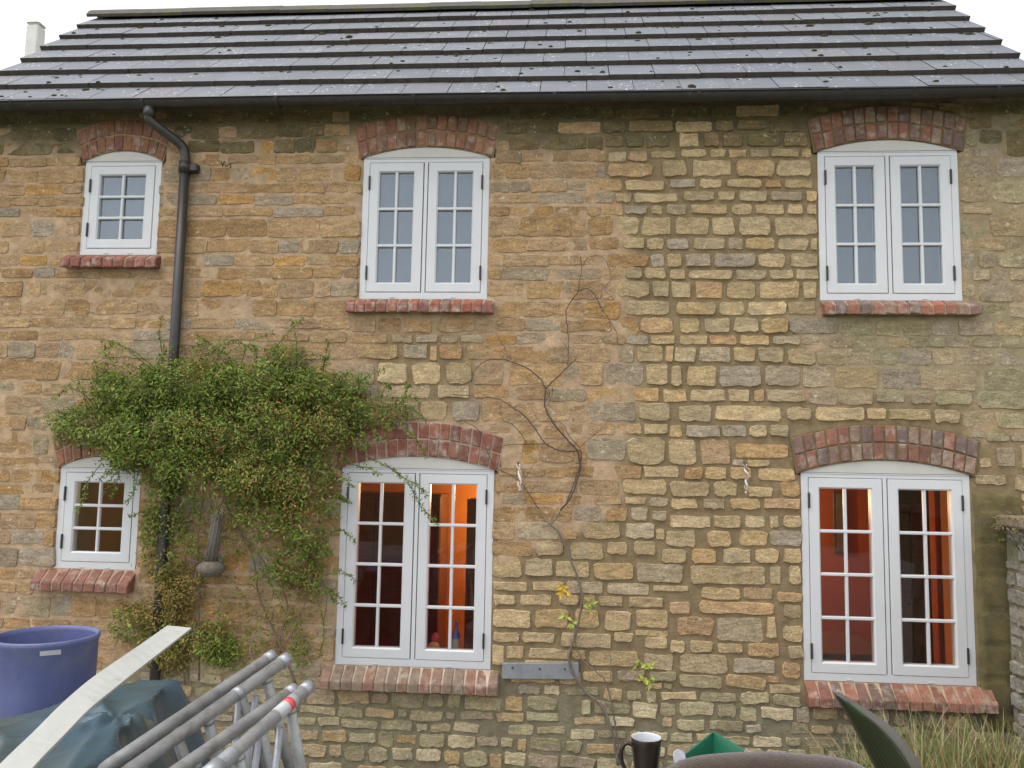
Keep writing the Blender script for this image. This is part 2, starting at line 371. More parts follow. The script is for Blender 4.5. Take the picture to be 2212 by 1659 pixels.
# ---- stones: courses read off the wall; crop letter = window of the photo they were measured in
CROP = dict(A=(2164, 0), B=(1082, 0), C=(2164, 800), D=(1082, 800), E=(1082, 1623), F=(2164, 1623))
ROWS = """A 850 945 0-130 155-255 275-410 440-655 665-820 830-862
A 955 1012 10-175 200-300 315-435 452-575 590-770 780-880
A 1025 1135 -110-50 85-340 365-610 625-845
A 1148 1210 -60-110 133-275 305-530 550-655 675-858
A 1222 1295 25-228 248-360 383-560 583-795 815-885
A 1308 1378 -75-48 68-315 338-470 490-675 695-795 815-885
A 1392 1510 -25-190 213-358 383-585 610-885
A 1525 1605 -80-62 92-295 310-410 428-615 635-828 842-886
A 835 925 1830-1890 1925-2060 2090-2240@830-1000
A 955 1005 1790-1870 1890-2050
A 1015 1135 1812-2010 2035-2260
A 1145 1300 1812-1980 2000-2260
A 1315 1375 1820-2000 2012-2260
A 1390 1515 1812-1955 1990-2250
A 1530 1610 1815-1880 1890-2085 2095-2260
C 15 108 -80-15 40-208 225-495 505-680 715-885
C 15 108 1820-1895 1915-2025 2040-2250
C 118 190 1825-1870 1880-1985 2005-2110 2120-2250
C 200 325 1822-1895 1920-2145 2165-2260
C 340 430 1905-2100 2115-2260
C 448 545 1040-1250 1262-1410 1425-1610 1620-1775 1790-2005 2020-2200
C 558 618 960-1110 1125-1330 1345-1470 1480-1700 1715-1860 1875-2230
C 630 730 700-865 880-1060 1075-1220 1235-1395 1410-1610 1620-1760 1775-2000 2045-2240
C 118 185 -60-40 65-340 362-565 580-735 750-895
C 195 308 -50-80 105-280 303-490 518-770 795-885
C 325 412 -20-240 258-420 440-690 697-875
C 428 528 0-130 160-328 350-510 525-700 715-1020
C 540 605 5-180 195-370 390-578 600-780
C 615 715 -30-108 130-335 348-485 505-675
C 735 870 -50-15 50-245 258-528 545-780 790-965 1000-1265@745-880 1305-1540@755-885 1550-1900@765-895 1950-2190@760-895
C 885 970 -100-52 75-300 312-455 478-550 560-805 830-1010@892-985 1025-1240@905-985 1270-1440@905-970 1490-1620@920-980 1640-1870@900-985 1915-2230@905-1010
C 990 1095 0-205 235-655 690-850@1000-1090 875-1190@1000-1090 1205-1325@1005-1085 1345-1610@1010-1090 1630-1800@1015-1105 1815-2005@1025-1135 2030-2230@1030-1135
C 1115 1195 -60-20 45-265 270-435 450-570 585-705
C 1170 1220 1965-2110 2125-2250
C 1205 1370 -66-110 138-330 355-695@1235-1330 1920-2000@1265-1390 2035-2155@1260-1385 2190-2270@1245-1400
C 1385 1465 35-150 165-305 325-465 505-775@1390-1475 1895-2095@1425-1500 2145-2260@1440-1570
C 1475 1575 -60-195 220-380 440-600@1510-1580 650-775
C 1585 1659 -55-120 155-300 325-520 540-780
F 40 120 -60-200 222-400 418-555 580-640 665-788
F 135 240 -80-110 180-340 380-565 585-788
F 250 350 -110-45 80-240 280-465 490-640 670-788
F 360 485 75-555 580-655 700-785
F 500 580 145-395 415-600 625-788@530-600
F 590 675 -60-75 130-610 670-788@610-700
F 685 830 -15-225@690-810 245-535@690-850 560-625 665-798@745-850
F 840 920 -60-35 65-220 245-410 440-645@855-950 700-798@875-960
F 930 1055 0-320 350-620 660-798@980-1085
F 1065 1150 0-285 300-560 580-780@1120-1180
E -20 75 1385-1490 1510-1675 1705-1840 1865-1980 2005-2170
E 85 190 985-1120 1150-1400 1435-1525 1555-1795 1830-2020 2075-2200
E 205 295 985-1235 1262-1430 1480-1690@215-325 1715-1850 1885-2030 2060-2200
E 315 435 985-1165 1190-1370 1385-1605 1630-1880@340-455 1900-2200@345-475
E 460 525 985-1205 1235-1440 1455-1690@460-545 1715-1990@470-550 2010-2240
E 545 615 985-1130 1160-1360 1405-1535 1550-1640 1660-1820@555-625 1850-2080@560-635 2100-2290@570-645
E 640 765 985-1225 1250-1470 1505-1665 1700-1865@650-780 1895-2110 2160-2205
E 785 855 985-1155 1170-1380 1420-1745@790-890 1755-1885 1955-2240@815-900
E 870 960 1070-1180 1215-1480 1490-1580 1600-1915@905-1010 1950-2140@910-1030 2165-2320@930-1030
E 1035 1105 1560-1760 1780-1960 1985-2190
D 430 520 80-230 250-400 420-590 635-860 885-1000
D 535 590 60-305 335-470 490-630 655-760 780-930
D 600 695 100-380 412-570 640-790 820-1060
D 715 855 240-440 468-645 685-850 865-1050
D 860 945 260-585 630-840 860-1080
D 960 1090 520-695 725-900 915-1100
D 20 105 1720-1975 1995-2100
D 105 180 1685-1820 1830-1940 1955-2090
D 190 300 1775-1985 2005-2115
D 315 415 1840-2120
D 425 530 1800-1915 1930-2140
D 540 600 1840-1980 1995-2150
D 605 715 1500-1730 1770-1885 1905-2075 2090-2140
D 725 860 1540-1685 1710-1945 1965-2110
D 875 965 1590-1800 1815-2050
D 970 1090 1610-1895 1920-2120
D 1105 1175 1450-1585 1600-1760 1780-1935 1950-2105
D 1190 1370 1590-1830@1200-1340 1840-2085
D 1375 1455 1640-1930 1950-2180
D 1465 1560 1545-1785 1815-2100
D 1575 1640 1640-1805 1825-1965 1985-2110
B 870 945 1700-1820 1835-1950 1965-2110 2135-2170
B 970 1040 1600-1710 1720-1840 1850-1980 1995-2155
B 1045 1140 1715-2010 2045-2060
B 1155 1225 1590-1810 1830-2085
B 1235 1305 1640-1755 1770-1875 1885-2170
B 1315 1380 1680-1815 1825-1975 1995-2075
B 1390 1510 1590-1750 1770-1925 1940-2125
B 1525 1600 1600-1790 1820-1955 1970-2080"""
blocked = []
for (x0, x1, z0, z1, nc, nr, rise, bs, sx0, sx1, ss) in WIN:
    blocked.append((x0-.004, x1+.004, z0-.02, z1+.02))
    sh = .15 if ss >= 3 else .118
    blocked.append((sx0-.006, sx1+.006, z0-sh, z0+.01))
def in_arch(x, z):
    for (x0, x1, z0, z1, nc, nr, rise, bs, *_ ) in WIN:
        w = (x1-x0)/2+.012; R_ = (w*w+rise*rise)/(2*rise); xc = (x0+x1)/2; zc = z1+rise-R_
        d = math.hypot(x-xc, z-zc)
        if z > z1-.02 and R_-.02 < d < R_+2*RINGH+GAPB+.008 and abs(x-xc) < w+.022+max(0, d-R_)*.24: return True
        if z1-.02 < z <= z1+.1 and abs(x-xc) < w and d < R_: return True
    return False
RENDER = (2.575, 2.86, .62, 2.10)           # cement patch beside the right-hand window
blocked.append(RENDER)
stones = []                                   # (x0,x1,z0,z1)
def overlap(a, b): return a[0] < b[1]-.004 and b[0] < a[1]-.004 and a[2] < b[3]-.004 and b[2] < a[3]-.004
def try_stone(x0, x1, z0, z1, traced=False, minw=.045):
    r = [max(x0, XL+.006), min(x1, XR-.006), z0, z1]
    if r[1]-r[0] < minw: return False
    for it in range(4):
        hit = False
        for b in blocked+stones:
            if overlap(r, b):
                hit = True
                opts = [(b[1]+.012-r[0], 0, b[1]+.012), (r[1]-(b[0]-.012), 1, b[0]-.012), (b[3]+.010-r[2], 2, b[3]+.010), (r[3]-(b[2]-.010), 3, b[2]-.010)]
                opts = [(cut/((r[1]-r[0]) if k < 2 else (r[3]-r[2])), k, v) for cut, k, v in opts]
                c_, k, v = min(opts); r[k] = v
                if r[1]-r[0] < minw or r[3]-r[2] < .03: return False
        if not hit: break
    else:
        if any(overlap(r, b) for b in blocked+stones): return False
    # pull back from the curved arches
    for it in range(14):
        corners = [(x, z) for x in np.linspace(r[0], r[1], 5) for z in (r[2], (r[2]+r[3])/2, r[3])]
        bad = [(x, z) for x, z in corners if in_arch(x, z)]
        if not bad: break
        xm = sum(b[0] for b in bad)/len(bad); zm = sum(b[1] for b in bad)/len(bad); dx = (xm-(r[0]+r[1])/2)/(r[1]-r[0]); dz = (zm-(r[2]+r[3])/2)/(r[3]-r[2])
        if abs(dz) >= abs(dx)*.9: k = 3 if dz > 0 else 2; r[k] += -.010 if dz > 0 else .010
        else: k = 1 if dx > 0 else 0; r[k] += -.016 if dx > 0 else .016
        if r[1]-r[0] < minw or r[3]-r[2] < .028: return False
    else: return False
    if r[0] > XR-.05 or r[1] < XL+.05: return False
    stones.append(tuple(r)); return True
bands = []
for line in ROWS.split('\n'):
    t = line.split(); ox, oy = CROP[t[0]]; y0, y1 = float(t[1]), float(t[2]); k = .4973/1.4756; row = []
    for s in t[3:]:
        yy = (y0, y1)
        if '@' in s:
            s, q = s.split('@'); yy = tuple(float(a) for a in q.split('-'))
        neg = s.startswith('-'); s2 = s[1:] if neg else s
        a, b = s2.split('-'); a = -float(a) if neg else float(a); b = float(b)
        tx = lambda v: ox/1.4756+v*k
        ty = lambda v: oy/1.4756+v*k
        ym = (yy[0]+yy[1])/2; xm = (a+b)/2
        X0 = onY(tx(a), ty(ym))[0]; X1 = onY(tx(b), ty(ym))[0]; Z1 = onY(tx(xm), ty(yy[0]))[2]; Z0 = onY(tx(xm), ty(yy[1]))[2]
        row.append((X0, X1, Z0, Z1))
    for r in row: try_stone(*r, traced=True)
    if t[0] in 'BDE': bands.append((row[0][2], row[0][3]))
# courses carried on to the left, over the older part of the wall
zs_ = sorted(set([(round(a, 3), round(b, 3)) for a, b in bands if b-a > .03]))
cl = []; z = .80
while z < 4.72:
    cand = [b for b in zs_ if abs(b[0]-z) < .05 and b[1]-z > .05]
    h = (min(cand, key=lambda b: abs(b[0]-z))[1]-z) if cand else rnd.uniform(.085, .14)
    h = max(.075, min(.16, h)); cl.append((z, min(z+h-.008, ZT-.004))); z += h+.008
for (za, zb) in cl:
    x = XL+rnd.uniform(-.1, .0)
    while x < XR:
        w = rnd.choice((.13, .17, .2, .24, .28, .33))*rnd.uniform(.85, 1.15)
        o = openness(x+w/2, (za+zb)/2); g = .006+.012*o
        dz0, dz1 = rnd.uniform(-.006, .01), rnd.uniform(-.01, .006)
        try_stone(x+g/2, x+w-g/2, za+dz0, zb+dz1, minw=.05)
        x += w
# rubble plinth: small uneven stones
z = -.06
while z < .88:
    h = rnd.uniform(.065, .105); x = XL+rnd.uniform(-.1, 0)
    while x < XR:
        w = rnd.uniform(.08, .26); g = rnd.uniform(.010, .032); wob = .022*noise.noise((x*1.6, z*3, 8))
        if rnd.random() < .97: try_stone(x+g/2, x+w-g/2, z+wob+rnd.uniform(-.006, .022), z+wob+h-rnd.uniform(-.004, .018), minw=.05)
        x += w
    z += h+.004
def stone_tint(x, z):
    r = rnd.random(); o = openness(x, z)
    warm = [(.335, .23, .12), (.315, .222, .128), (.35, .25, .14), (.305, .205, .105), (.325, .24, .15), (.335, .245, .145)]
    buff = [(.335, .265, .155), (.36, .29, .175), (.31, .25, .15), (.335, .255, .14), (.295, .245, .16), (.35, .285, .18)]
    grey = [(.285, .24, .17), (.305, .26, .185), (.275, .235, .175), (.27, .24, .19)]
    green = [(.275, .25, .16), (.25, .235, .155), (.34, .31, .21), (.23, .215, .14), (.38, .34, .24)]
    if z < .85+.1*noise.noise((x, z, 0)): c = rnd.choice(green if r < .7 else buff+grey)
    elif o < .5 and x < 1.2: c = rnd.choice(warm) if r < .80 else (rnd.choice(grey) if r < .94 else (.36, .225, .09))
    elif x > 1.2 and o < .6: c = rnd.choice(grey+green[:2]+[buff[4], buff[2]])
    else: c = rnd.choice(buff) if r < .76 else (rnd.choice(grey) if r < .91 else rnd.choice(warm))
    if z > 4.40+.08*noise.noise((x*1.3, 0, 2)) and rnd.random() < .85: c = rnd.choice([(.135, .115, .06), (.165, .13, .07), (.115, .105, .06)])    # algae-stained top courses, tinted darker to deepen the shade under the eaves
    k = rnd.uniform(.88, 1.12)*(1.04+.16*o); k *= 1.1 if z < .85 else 1.0; return (min(.7, c[0]*k*1.11), c[1]*k*1.02, c[2]*k*.92)
def stone_geo(x0, x1, z0, z1, rough=1.0):
    w, h = x1-x0, z1-z0; xc, zc = (x0+x1)/2, (z0+z1)/2; o = openness(xc, zc); m = min(w, h); r = m*rnd.uniform(.07, .2)
    def j(a): return rnd.uniform(-a, a)
    e = min(.045*m, .006)*rough; pts = []
    skl, skr = j(.06*h), j(.06*h)                       # ends that lean a little
    nl = 4 if w > 1.6*h else 3
    for k in range(nl+1): u = k/nl; pts.append((x0+r+(w-2*r)*u+j(e*2)*(0 < k < nl), z0+j(e)))
    for k in range(2): pts.append((x1+j(e)+skr*(k-.5), z0+r+(h-2*r)*k))
    for k in range(nl+1): u = k/nl; pts.append((x1-r-(w-2*r)*u+j(e*2)*(0 < k < nl), z1+j(e)))
    for k in range(2): pts.append((x0+j(e)-skl*(k-.5), z1-r-(h-2*r)*k))
    n = len(pts); base = wall_y(xc, zc)
    if zc < .9 and rough == 1.0:                          # plinth rubble lies at odd angles and is chipped
        an = j(.09); ca, sa = math.cos(an), math.sin(an)
        pts = [(xc+(a-xc)*ca-(b-zc)*sa+j(e), zc+(a-xc)*sa+(b-zc)*ca+j(e*1.6)) for a, b in pts]
    proud = (rnd.uniform(.0005, .006) if o < .5 else rnd.uniform(.006, .017))
    if zc < .8: proud *= .8
    tx, tz = j(.035), j(.05)
    V = []; Fc = []; ins = min(.006, .08*m)+.35*proud*rnd.uniform(.5, 1.2)
    for k in range(2):
        for (px, pz) in pts:
            qx, qz = px, pz
            if k: dx, dz = px-xc, pz-zc; qx = xc+dx*(1-2*ins/w*rnd.uniform(.5, 1.5)); qz = zc+dz*(1-2*ins/h*rnd.uniform(.5, 1.5))
            V.append((qx, base+.02 if k == 0 else base-proud-(tx*(qx-xc)+tz*(qz-zc))*.5+j(.0012), qz))
    for i in range(n): i2 = (i+1) % n; Fc.append((i, i2, n+i2, n+i))
    Fc.append(tuple(range(n, 2*n)))
    return V, Fc
def swell(r):                                           # how far the stone itself reaches into the measured joint
    o = openness((r[0]+r[1])/2, (r[2]+r[3])/2); a = .0035+.004*(1-o); return (r[0]-a, r[1]+a, r[2]-a*.8, r[3]+a*.8)
def visible(s):
    c = M @ (np.array([(s[0]+s[1])/2, 0, (s[2]+s[3])/2])-C); px = CX+F*c[0]/c[2]; py = CY+F*c[1]/c[2]
    return -60 < px < 2270 and 190 < py < 1700
order = sorted(stones, key=lambda s: -(s[1]-s[0])*(s[3]-s[2])*(1 if visible(s) else .01))
restS = MB()
for i, s in enumerate(order):
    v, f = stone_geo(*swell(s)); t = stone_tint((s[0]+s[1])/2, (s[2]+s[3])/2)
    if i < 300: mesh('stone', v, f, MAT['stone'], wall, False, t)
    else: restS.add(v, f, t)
o = restS.build('small_stones', MAT['stone'], wall, False); o['kind'] = 'stuff'
# cement render strip with faint scored lines
def render_patch():
    x0, x1, z0, z1 = RENDER; V = []; Fc = []; nx, nz = 14, 70
    for j in range(nz+1):
        for i in range(nx+1):
            x = x0+(x1-x0)*i/nx+.012*noise.noise((i*.3, j*.25, 2))*(i in (0, nx)); z = z0+(z1-z0)*j/nz
            edge = (j in (0, nz) or i in (0,))
            V.append((x, -.006 if edge else -.022-.006*noise.noise((x*7, z*7, 9))+(.009 if j % 10 == 5 else 0), z+.012*noise.noise((i*.4, 1, 2))))
    for j in range(nz):
        for i in range(nx): a = j*(nx+1)+i; Fc.append((a, a+1, a+nx+2, a+nx+1))
    return mesh('render_patch', V, Fc, MAT['render'], house, True)
render_patch()['label'] = 'olive brown cement render strip'

# ---- brick arches and sills
BR = {0: [(.29, .12, .065), (.27, .11, .065), (.31, .13, .075), (.24, .10, .06)],
      1: [(.31, .14, .075), (.28, .12, .07), (.24, .105, .065), (.33, .155, .085), (.21, .11, .07)],
      2: [(.29, .115, .075), (.20, .125, .10), (.27, .18, .125), (.22, .09, .065), (.165, .12, .11), (.31, .125, .08), (.30, .205, .145), (.18, .095, .07), (.21, .11, .08)],
      3: [(.26, .075, .045), (.22, .07, .045), (.29, .095, .06), (.19, .065, .045), (.24, .10, .07)]}
SBR = {0: [(.27, .085, .06), (.24, .075, .055)], 1: [(.29, .075, .045), (.25, .07, .045), (.31, .085, .055), (.22, .08, .06)], 2: BR[2]+[(.36, .12, .075)],
       3: [(.25, .10, .07), (.22, .09, .065), (.27, .12, .09)], 4: [(.25, .185, .13), (.27, .165, .11), (.23, .165, .12), (.26, .125, .085)], 5: [(.29, .12, .075), (.30, .15, .10), (.20, .105, .08), (.15, .095, .08), (.26, .10, .065), (.235, .09, .06)]}
def dull(c): return tuple(a*.94 for a in lerp(c, (.19, .125, .09), .28))
def brick_mesh(parent, frame_pts, y0, y1, t, bev=.004):
    # frame_pts: four corners (x,z) counter-clockwise; y0 front, y1 back
    v = [(x, y0+rnd.uniform(-.002, .002), z) for x, z in frame_pts]+[(x, y1, z) for x, z in frame_pts]
    f = [(0, 1, 2, 3), (7, 6, 5, 4), (0, 4, 5, 1), (1, 5, 6, 2), (2, 6, 7, 3), (3, 7, 4, 0)]
    V, Q = bevelled(v, f, bev); return mesh('brick', V, Q, MAT['brick'], parent, False, t)
MORT_A = {0: (.32, .22, .13), 1: (.25, .17, .09), 2: (.17, .12, .06), 3: (.36, .26, .19)}
def arch(w_):
    x0, x1, z0, z1, nc, nr, rise, bs = w_[:8]
    w = (x1-x0)/2+.012; R_ = (w*w+rise*rise)/(2*rise); xc = (x0+x1)/2; zc = z1+rise-R_; A = math.asin(w/R_)+.012
    def ap(a, rr): k = .5; return (xc+R_*math.sin(a)+(rr-R_)*math.sin(a*k), zc+R_*math.cos(a)+(rr-R_)*math.cos(a*k))
    # mortar bed of the arch (a real curved band behind the bricks)
    V = []; Fc = []; n = 28
    for k in range(n+1):
        a = -A-.004+(2*A+.008)*k/n
        for rr, yy in ((R_-.002, .03), (R_-.002, -.014), (R_+2*RINGH+GAPB+.012, -.014), (R_+2*RINGH+GAPB+.012, .03)): q = ap(a, rr); V.append((q[0], yy, q[1]))
    for k in range(n):
        for q in range(4): q2 = (q+1) % 4; Fc.append((k*4+q, (k+1)*4+q, (k+1)*4+q2, k*4+q2))
    Fc += [(0, 1, 2, 3), (n*4+3, n*4+2, n*4+1, n*4)]
    pa = mesh('arch', V, Fc, MAT['mortar'], house, False, MORT_A[bs])
    for ring in range(2):
        r0 = R_+ring*(RINGH+GAPB)+.003; r1 = r0+RINGH; rm = (r0+r1)/2
        nb = max(5, round(2*A*(R_+.1)/.074)); off = .5 if ring else 0
        for k in range(nb):
            a0 = -A+2*A*k/nb; a1 = -A+2*A*(k+1)/nb; g = .0042/rm*rnd.uniform(.8, 1.6)
            if rnd.random() < .1: a1 -= .006/rm
            a0 += g; a1 -= g; jr = rnd.uniform(-.004, .004)
            pts = [ap(a, rr) for a, rr in ((a0, r0+jr), (a1, r0+jr+rnd.uniform(-.003, .003)), (a1, r1+jr), (a0, r1+jr))]
            c = rnd.choice(BR[bs]); kk = rnd.uniform(.85, 1.12)
            brick_mesh(pa, pts, -.019-rnd.uniform(0, .007), .02, dull(tuple(v_*kk for v_ in c)))
def sill(w_):
    x0, x1, z0, z1, nc, nr, rise, bs, sx0, sx1, ss = w_
    if ss >= 3: prof = [(.004, z0-.004), (-.105, z0-.085), (-.105, z0-.085-.06), (.004, z0-.085-.05)]
    else: prof = [(.004, z0-.004), (-.085, z0-.048), (-.088, z0-.048-.064), (.004, z0-.048-.056)]
    V = [(x, y+.012*(i in (1, 2)), z-.003*(i in (0, 1))+.003*(i in (2, 3))) for x in (sx0+.006, sx1-.006) for i, (y, z) in enumerate(prof)]
    Fc = [(0, 1, 2, 3), (7, 6, 5, 4)]+[(i, i+4, (i+1) % 4+4, (i+1) % 4) for i in range(4)]
    mc = {0: (.33, .22, .15), 1: (.30, .24, .17), 2: (.36, .27, .2), 3: (.36, .24, .17), 4: (.42, .34, .26), 5: (.36, .25, .17)}[ss]
    ps = mesh('sill', V, Fc, MAT['mortar'], house, False, mc)
    nb = round((sx1-sx0)/.0755); p = (sx1-sx0)/nb
    for k in range(nb):
        a, b = sx0+k*p+.0045*rnd.uniform(.6, 1.4), sx0+(k+1)*p-.0045*rnd.uniform(.6, 1.4); dy, dz = rnd.uniform(-.006, .006), rnd.uniform(-.004, .004); tw = rnd.uniform(-.004, .004)
        v = [(x, y+dy*(i in (1, 2)), z+dz+(tw if x == a else -tw)) for x in (a, b) for i, (y, z) in enumerate(prof)]
        f = [(0, 1, 2, 3), (7, 6, 5, 4)]+[(i, i+4, (i+1) % 4+4, (i+1) % 4) for i in range(4)]
        Vb, Qb = bevelled(v, f, .009 if ss < 2 else .006, 2 if ss < 2 else 1)
        c = rnd.choice(SBR[ss]); kk = rnd.uniform(.85, 1.12)
        mesh('brick', Vb, Qb, MAT['brick'], ps, False, dull(tuple(q*kk for q in c)))
for w_ in WIN: arch(w_); sill(w_)

# ---- windows
def ring(x0, x1, z0, z1, wl, wr, wt, wb, yf, yb, ch=.006):
    """a mitred rectangular frame with a chamfered inner edge"""
    o_ = [(x0, z0), (x1, z0), (x1, z1), (x0, z1)]; a = [(x0+wl, z0+wb), (x1-wr, z0+wb), (x1-wr, z1-wt), (x0+wl, z1-wt)]
    b = [(x0+wl+ch, z0+wb+ch), (x1-wr-ch, z0+wb+ch), (x1-wr-ch, z1-wt-ch), (x0+wl+ch, z1-wt-ch)]
    e = .0025; oo = [(x0+e, z0+e), (x1-e, z0+e), (x1-e, z1-e), (x0+e, z1-e)]
    loops = [(o_, yb), (o_, yf+e), (oo, yf), (a, yf), (b, yf+ch), (b, yb)]
    V = [(x, y, z) for L_, y in loops for x, z in L_]; Fc = []
    n = len(loops)
    for k in range(n):
        k2 = (k+1) % n
        for i in range(4): i2 = (i+1) % 4; Fc.append((k*4+i, k*4+i2, k2*4+i2, k2*4+i))
    return V, [q[::-1] for q in Fc]
def bar(v0, v1, w, yf, yb):
    """glazing bar with a chamfered front; v0,v1 = (x,z) ends"""
    (xa, za), (xb, zb) = v0, v1; hor = abs(xb-xa) > abs(zb-za); h = w/2; c = w*.3
    prof = [(-h, yb), (-h, yf+.006), (-c, yf), (c, yf), (h, yf+.006), (h, yb)]
    V = []
    for (x, z) in (v0, v1):
        for d, y in prof: V.append((x, y, z+d) if hor else (x+d, y, z))
    n = len(prof); return V, [(i, (i+1) % n, n+(i+1) % n, n+i) for i in range(n)]+[tuple(range(n)), tuple(range(2*n-1, n-1, -1))]
for wi, w_ in enumerate(WIN):
    x0, x1, z0, z1, nc, nr, rise, bs = w_[:8]
    YF = .002; fl, ft, fb = .033, .03, .04
    v, f = ring(x0-.006, x1+.006, z0-.005, z1, fl+.01, fl+.01, ft, fb+.005, YF, .07, .004)
    win = mesh('window', v, f, MAT['white'], house); win['label'] = WLABEL[wi]
    # arched head panel
    w = (x1-x0)/2+.006; rr = rise-.004; R_ = (w*w+rr*rr)/(2*rr); xc = (x0+x1)/2; zc = z1+rr-R_; A = math.asin(w/R_); n = 20; V = []
    for y in (-.004, .05):
        V += [(xc+w*(1-2*k/n), y, z1+.0015) for k in range(n+1)]+[(xc+R_*math.sin(-A+2*A*k/n), y, max(zc+R_*math.cos(-A+2*A*k/n), z1+.004)) for k in range(n+1)]
    m_ = 2*(n+1); mesh('head_panel', V, [tuple(range(m_))[::-1], tuple(range(m_, 2*m_))]+[(i, (i+1) % m_, m_+(i+1) % m_, m_+i) for i in range(m_)], MAT['cream'], win)
    box('head_bead', x0+.006, x1-.006, -.002, .004, z1-.009, z1-.001, MAT['white'], win, .0015)
    ix0, ix1, iz0, iz1 = x0+.004+fl, x1-.004-fl, z0+fb, z1-ft
    v, f = ring(ix0-.008, ix1+.008, iz0-.008, iz1+.008, .02, .02, .02, .02, .028, .034, .001)
    mesh('seal', v, f, MAT['seal'], win)
    if nc == 2:
        mx = (ix0+ix1)/2; box('mullion', mx-.0125, mx+.0125, YF, .065, iz0-.003, iz1+.003, MAT['white'], win, .002)
        box('seal', mx-.03, mx+.03, .029, .036, iz0, iz1, MAT['seal'], win)
        cas = [(ix0+.006, mx-.0185), (mx+.0185, ix1-.006)]
    else: cas = [(ix0+.006, ix1-.006)]
    for ci, (a, b) in enumerate(cas):
        sw = .060; yc = -.001
        v, f = ring(a, b, iz0+.006, iz1-.006, sw, sw, .058, .058, yc, .06, .009)
        mesh('casement', v, f, MAT['white'], win)
        ga, gb, gz0, gz1 = a+sw+.009, b-sw-.009, iz0+.006+.067, iz1-.006-.067
        xm = (ga+gb)/2; bw = .021
        zz = [gz0+(gz1-gz0)*k/nr for k in range(nr+1)]
        v, f = bar((xm, gz0-.004), (xm, gz1+.004), bw, yc+.007, .0255); mesh('glazing_bar', v, f, MAT['white'], win)
        for k in range(1, nr):
            v, f = bar((ga-.004, zz[k]), (gb+.004, zz[k]), bw, yc+.005, .0255); mesh('glazing_bar', v, f, MAT['white'], win)
        for k in range(nr):
            for (pa, pb) in ((ga, xm), (xm, gb)):
                j1, j2 = rnd.uniform(-.0008, .0008), rnd.uniform(-.0008, .0008)
                V, Q = boxv(pa-.003, pb+.003, .026, .03, zz[k]-.003, zz[k+1]+.003)
                V = [(x, y+(j1 if x > pa else -j1)+(j2 if z > zz[k]+.01 else -j2), z) for x, y, z in V]
                mesh('pane', V, Q, MAT['glass_up' if wi < 3 else 'glass'], win)
        hx = a if (nc == 1 or ci == 0) else b
        for hz in (iz0+.14, iz1-.15):
            v, f = bevelled(*boxv(hx-.007, hx+.005, -.014, .01, hz-.05, hz+.05), .003)
            h_ = mesh('hinge', v, f, MAT['iron'], win)
    for k in (.26, .74) if nc == 2 else (.34, .66):
        box('drain_cap', x0+(x1-x0)*k-.018, x0+(x1-x0)*k+.018, YF-.004, YF+.004, z0+.004, z0+.012, MAT['cap'], win, .0015)

# ---- roof
TH = math.radians(44.0); GAUGE, TW = .32, .316; RIS = .042
EAV = np.array([0, -.215, onY(1104, 197, -.215)[2]])
up = np.array([0, math.cos(TH), math.sin(TH)]); nrm = np.array([0, -math.sin(TH), math.cos(TH)])
def onRoof(x, y):
    d = ray(x, y); t = ((EAV-C) @ nrm)/(d @ nrm); return C+d*t
RXL = (onRoof(128, 76)[0]+onRoof(190, 36)[0]+onRoof(42, 123)[0])/3
RXR = (onRoof(2150, 68)[0]+onRoof(2098, 40)[0])/2
print('verge', RXL, RXR, onRoof(190, 36), onRoof(42, 123), onRoof(2150, 68), onRoof(2050, 5))
NROW = 7
roof_v, roof_f = [], []
def roofbase():
    L_ = NROW*GAUGE+.04
    a = EAV-nrm*.075+up*.02; b = EAV-nrm*.075+up*L_
    V = []; x0, x1 = RXL+.02, RXR-.02
    for x in (x0, x1): V += [(x, a[1], a[2]), (x, b[1], b[2]), (x, b[1], b[2]-.06), (x, a[1]+.02, a[2]-.012)]
    # rear slope
    n = len(V)
    for x in (x0, x1): V += [(x, b[1]+.001, b[2]), (x, b[1]+.001+math.cos(TH)*L_, b[2]-math.sin(TH)*L_), (x, b[1]+math.cos(TH)*L_-.04, b[2]-math.sin(TH)*L_-.06), (x, b[1]+.001, b[2]-.07)]
    Fc = []
    for s in (0, n): Fc += [(s+0, s+1, s+5, s+4), (s+1, s+2, s+6, s+5), (s+2, s+3, s+7, s+6), (s+3, s+0, s+4, s+7), (s+3, s+2, s+1, s+0), (s+4, s+5, s+6, s+7)]
    return mesh('roof', V, Fc, MAT['tile_edge'], house)
roof = roofbase(); roof['label'] = 'pitched roof of large flat grey tiles dotted with moss'
ref = onRoof((1082+690*.4973)/1.4756, 585*.337)[0]         # a joint in the bottom course
mossv = MB()
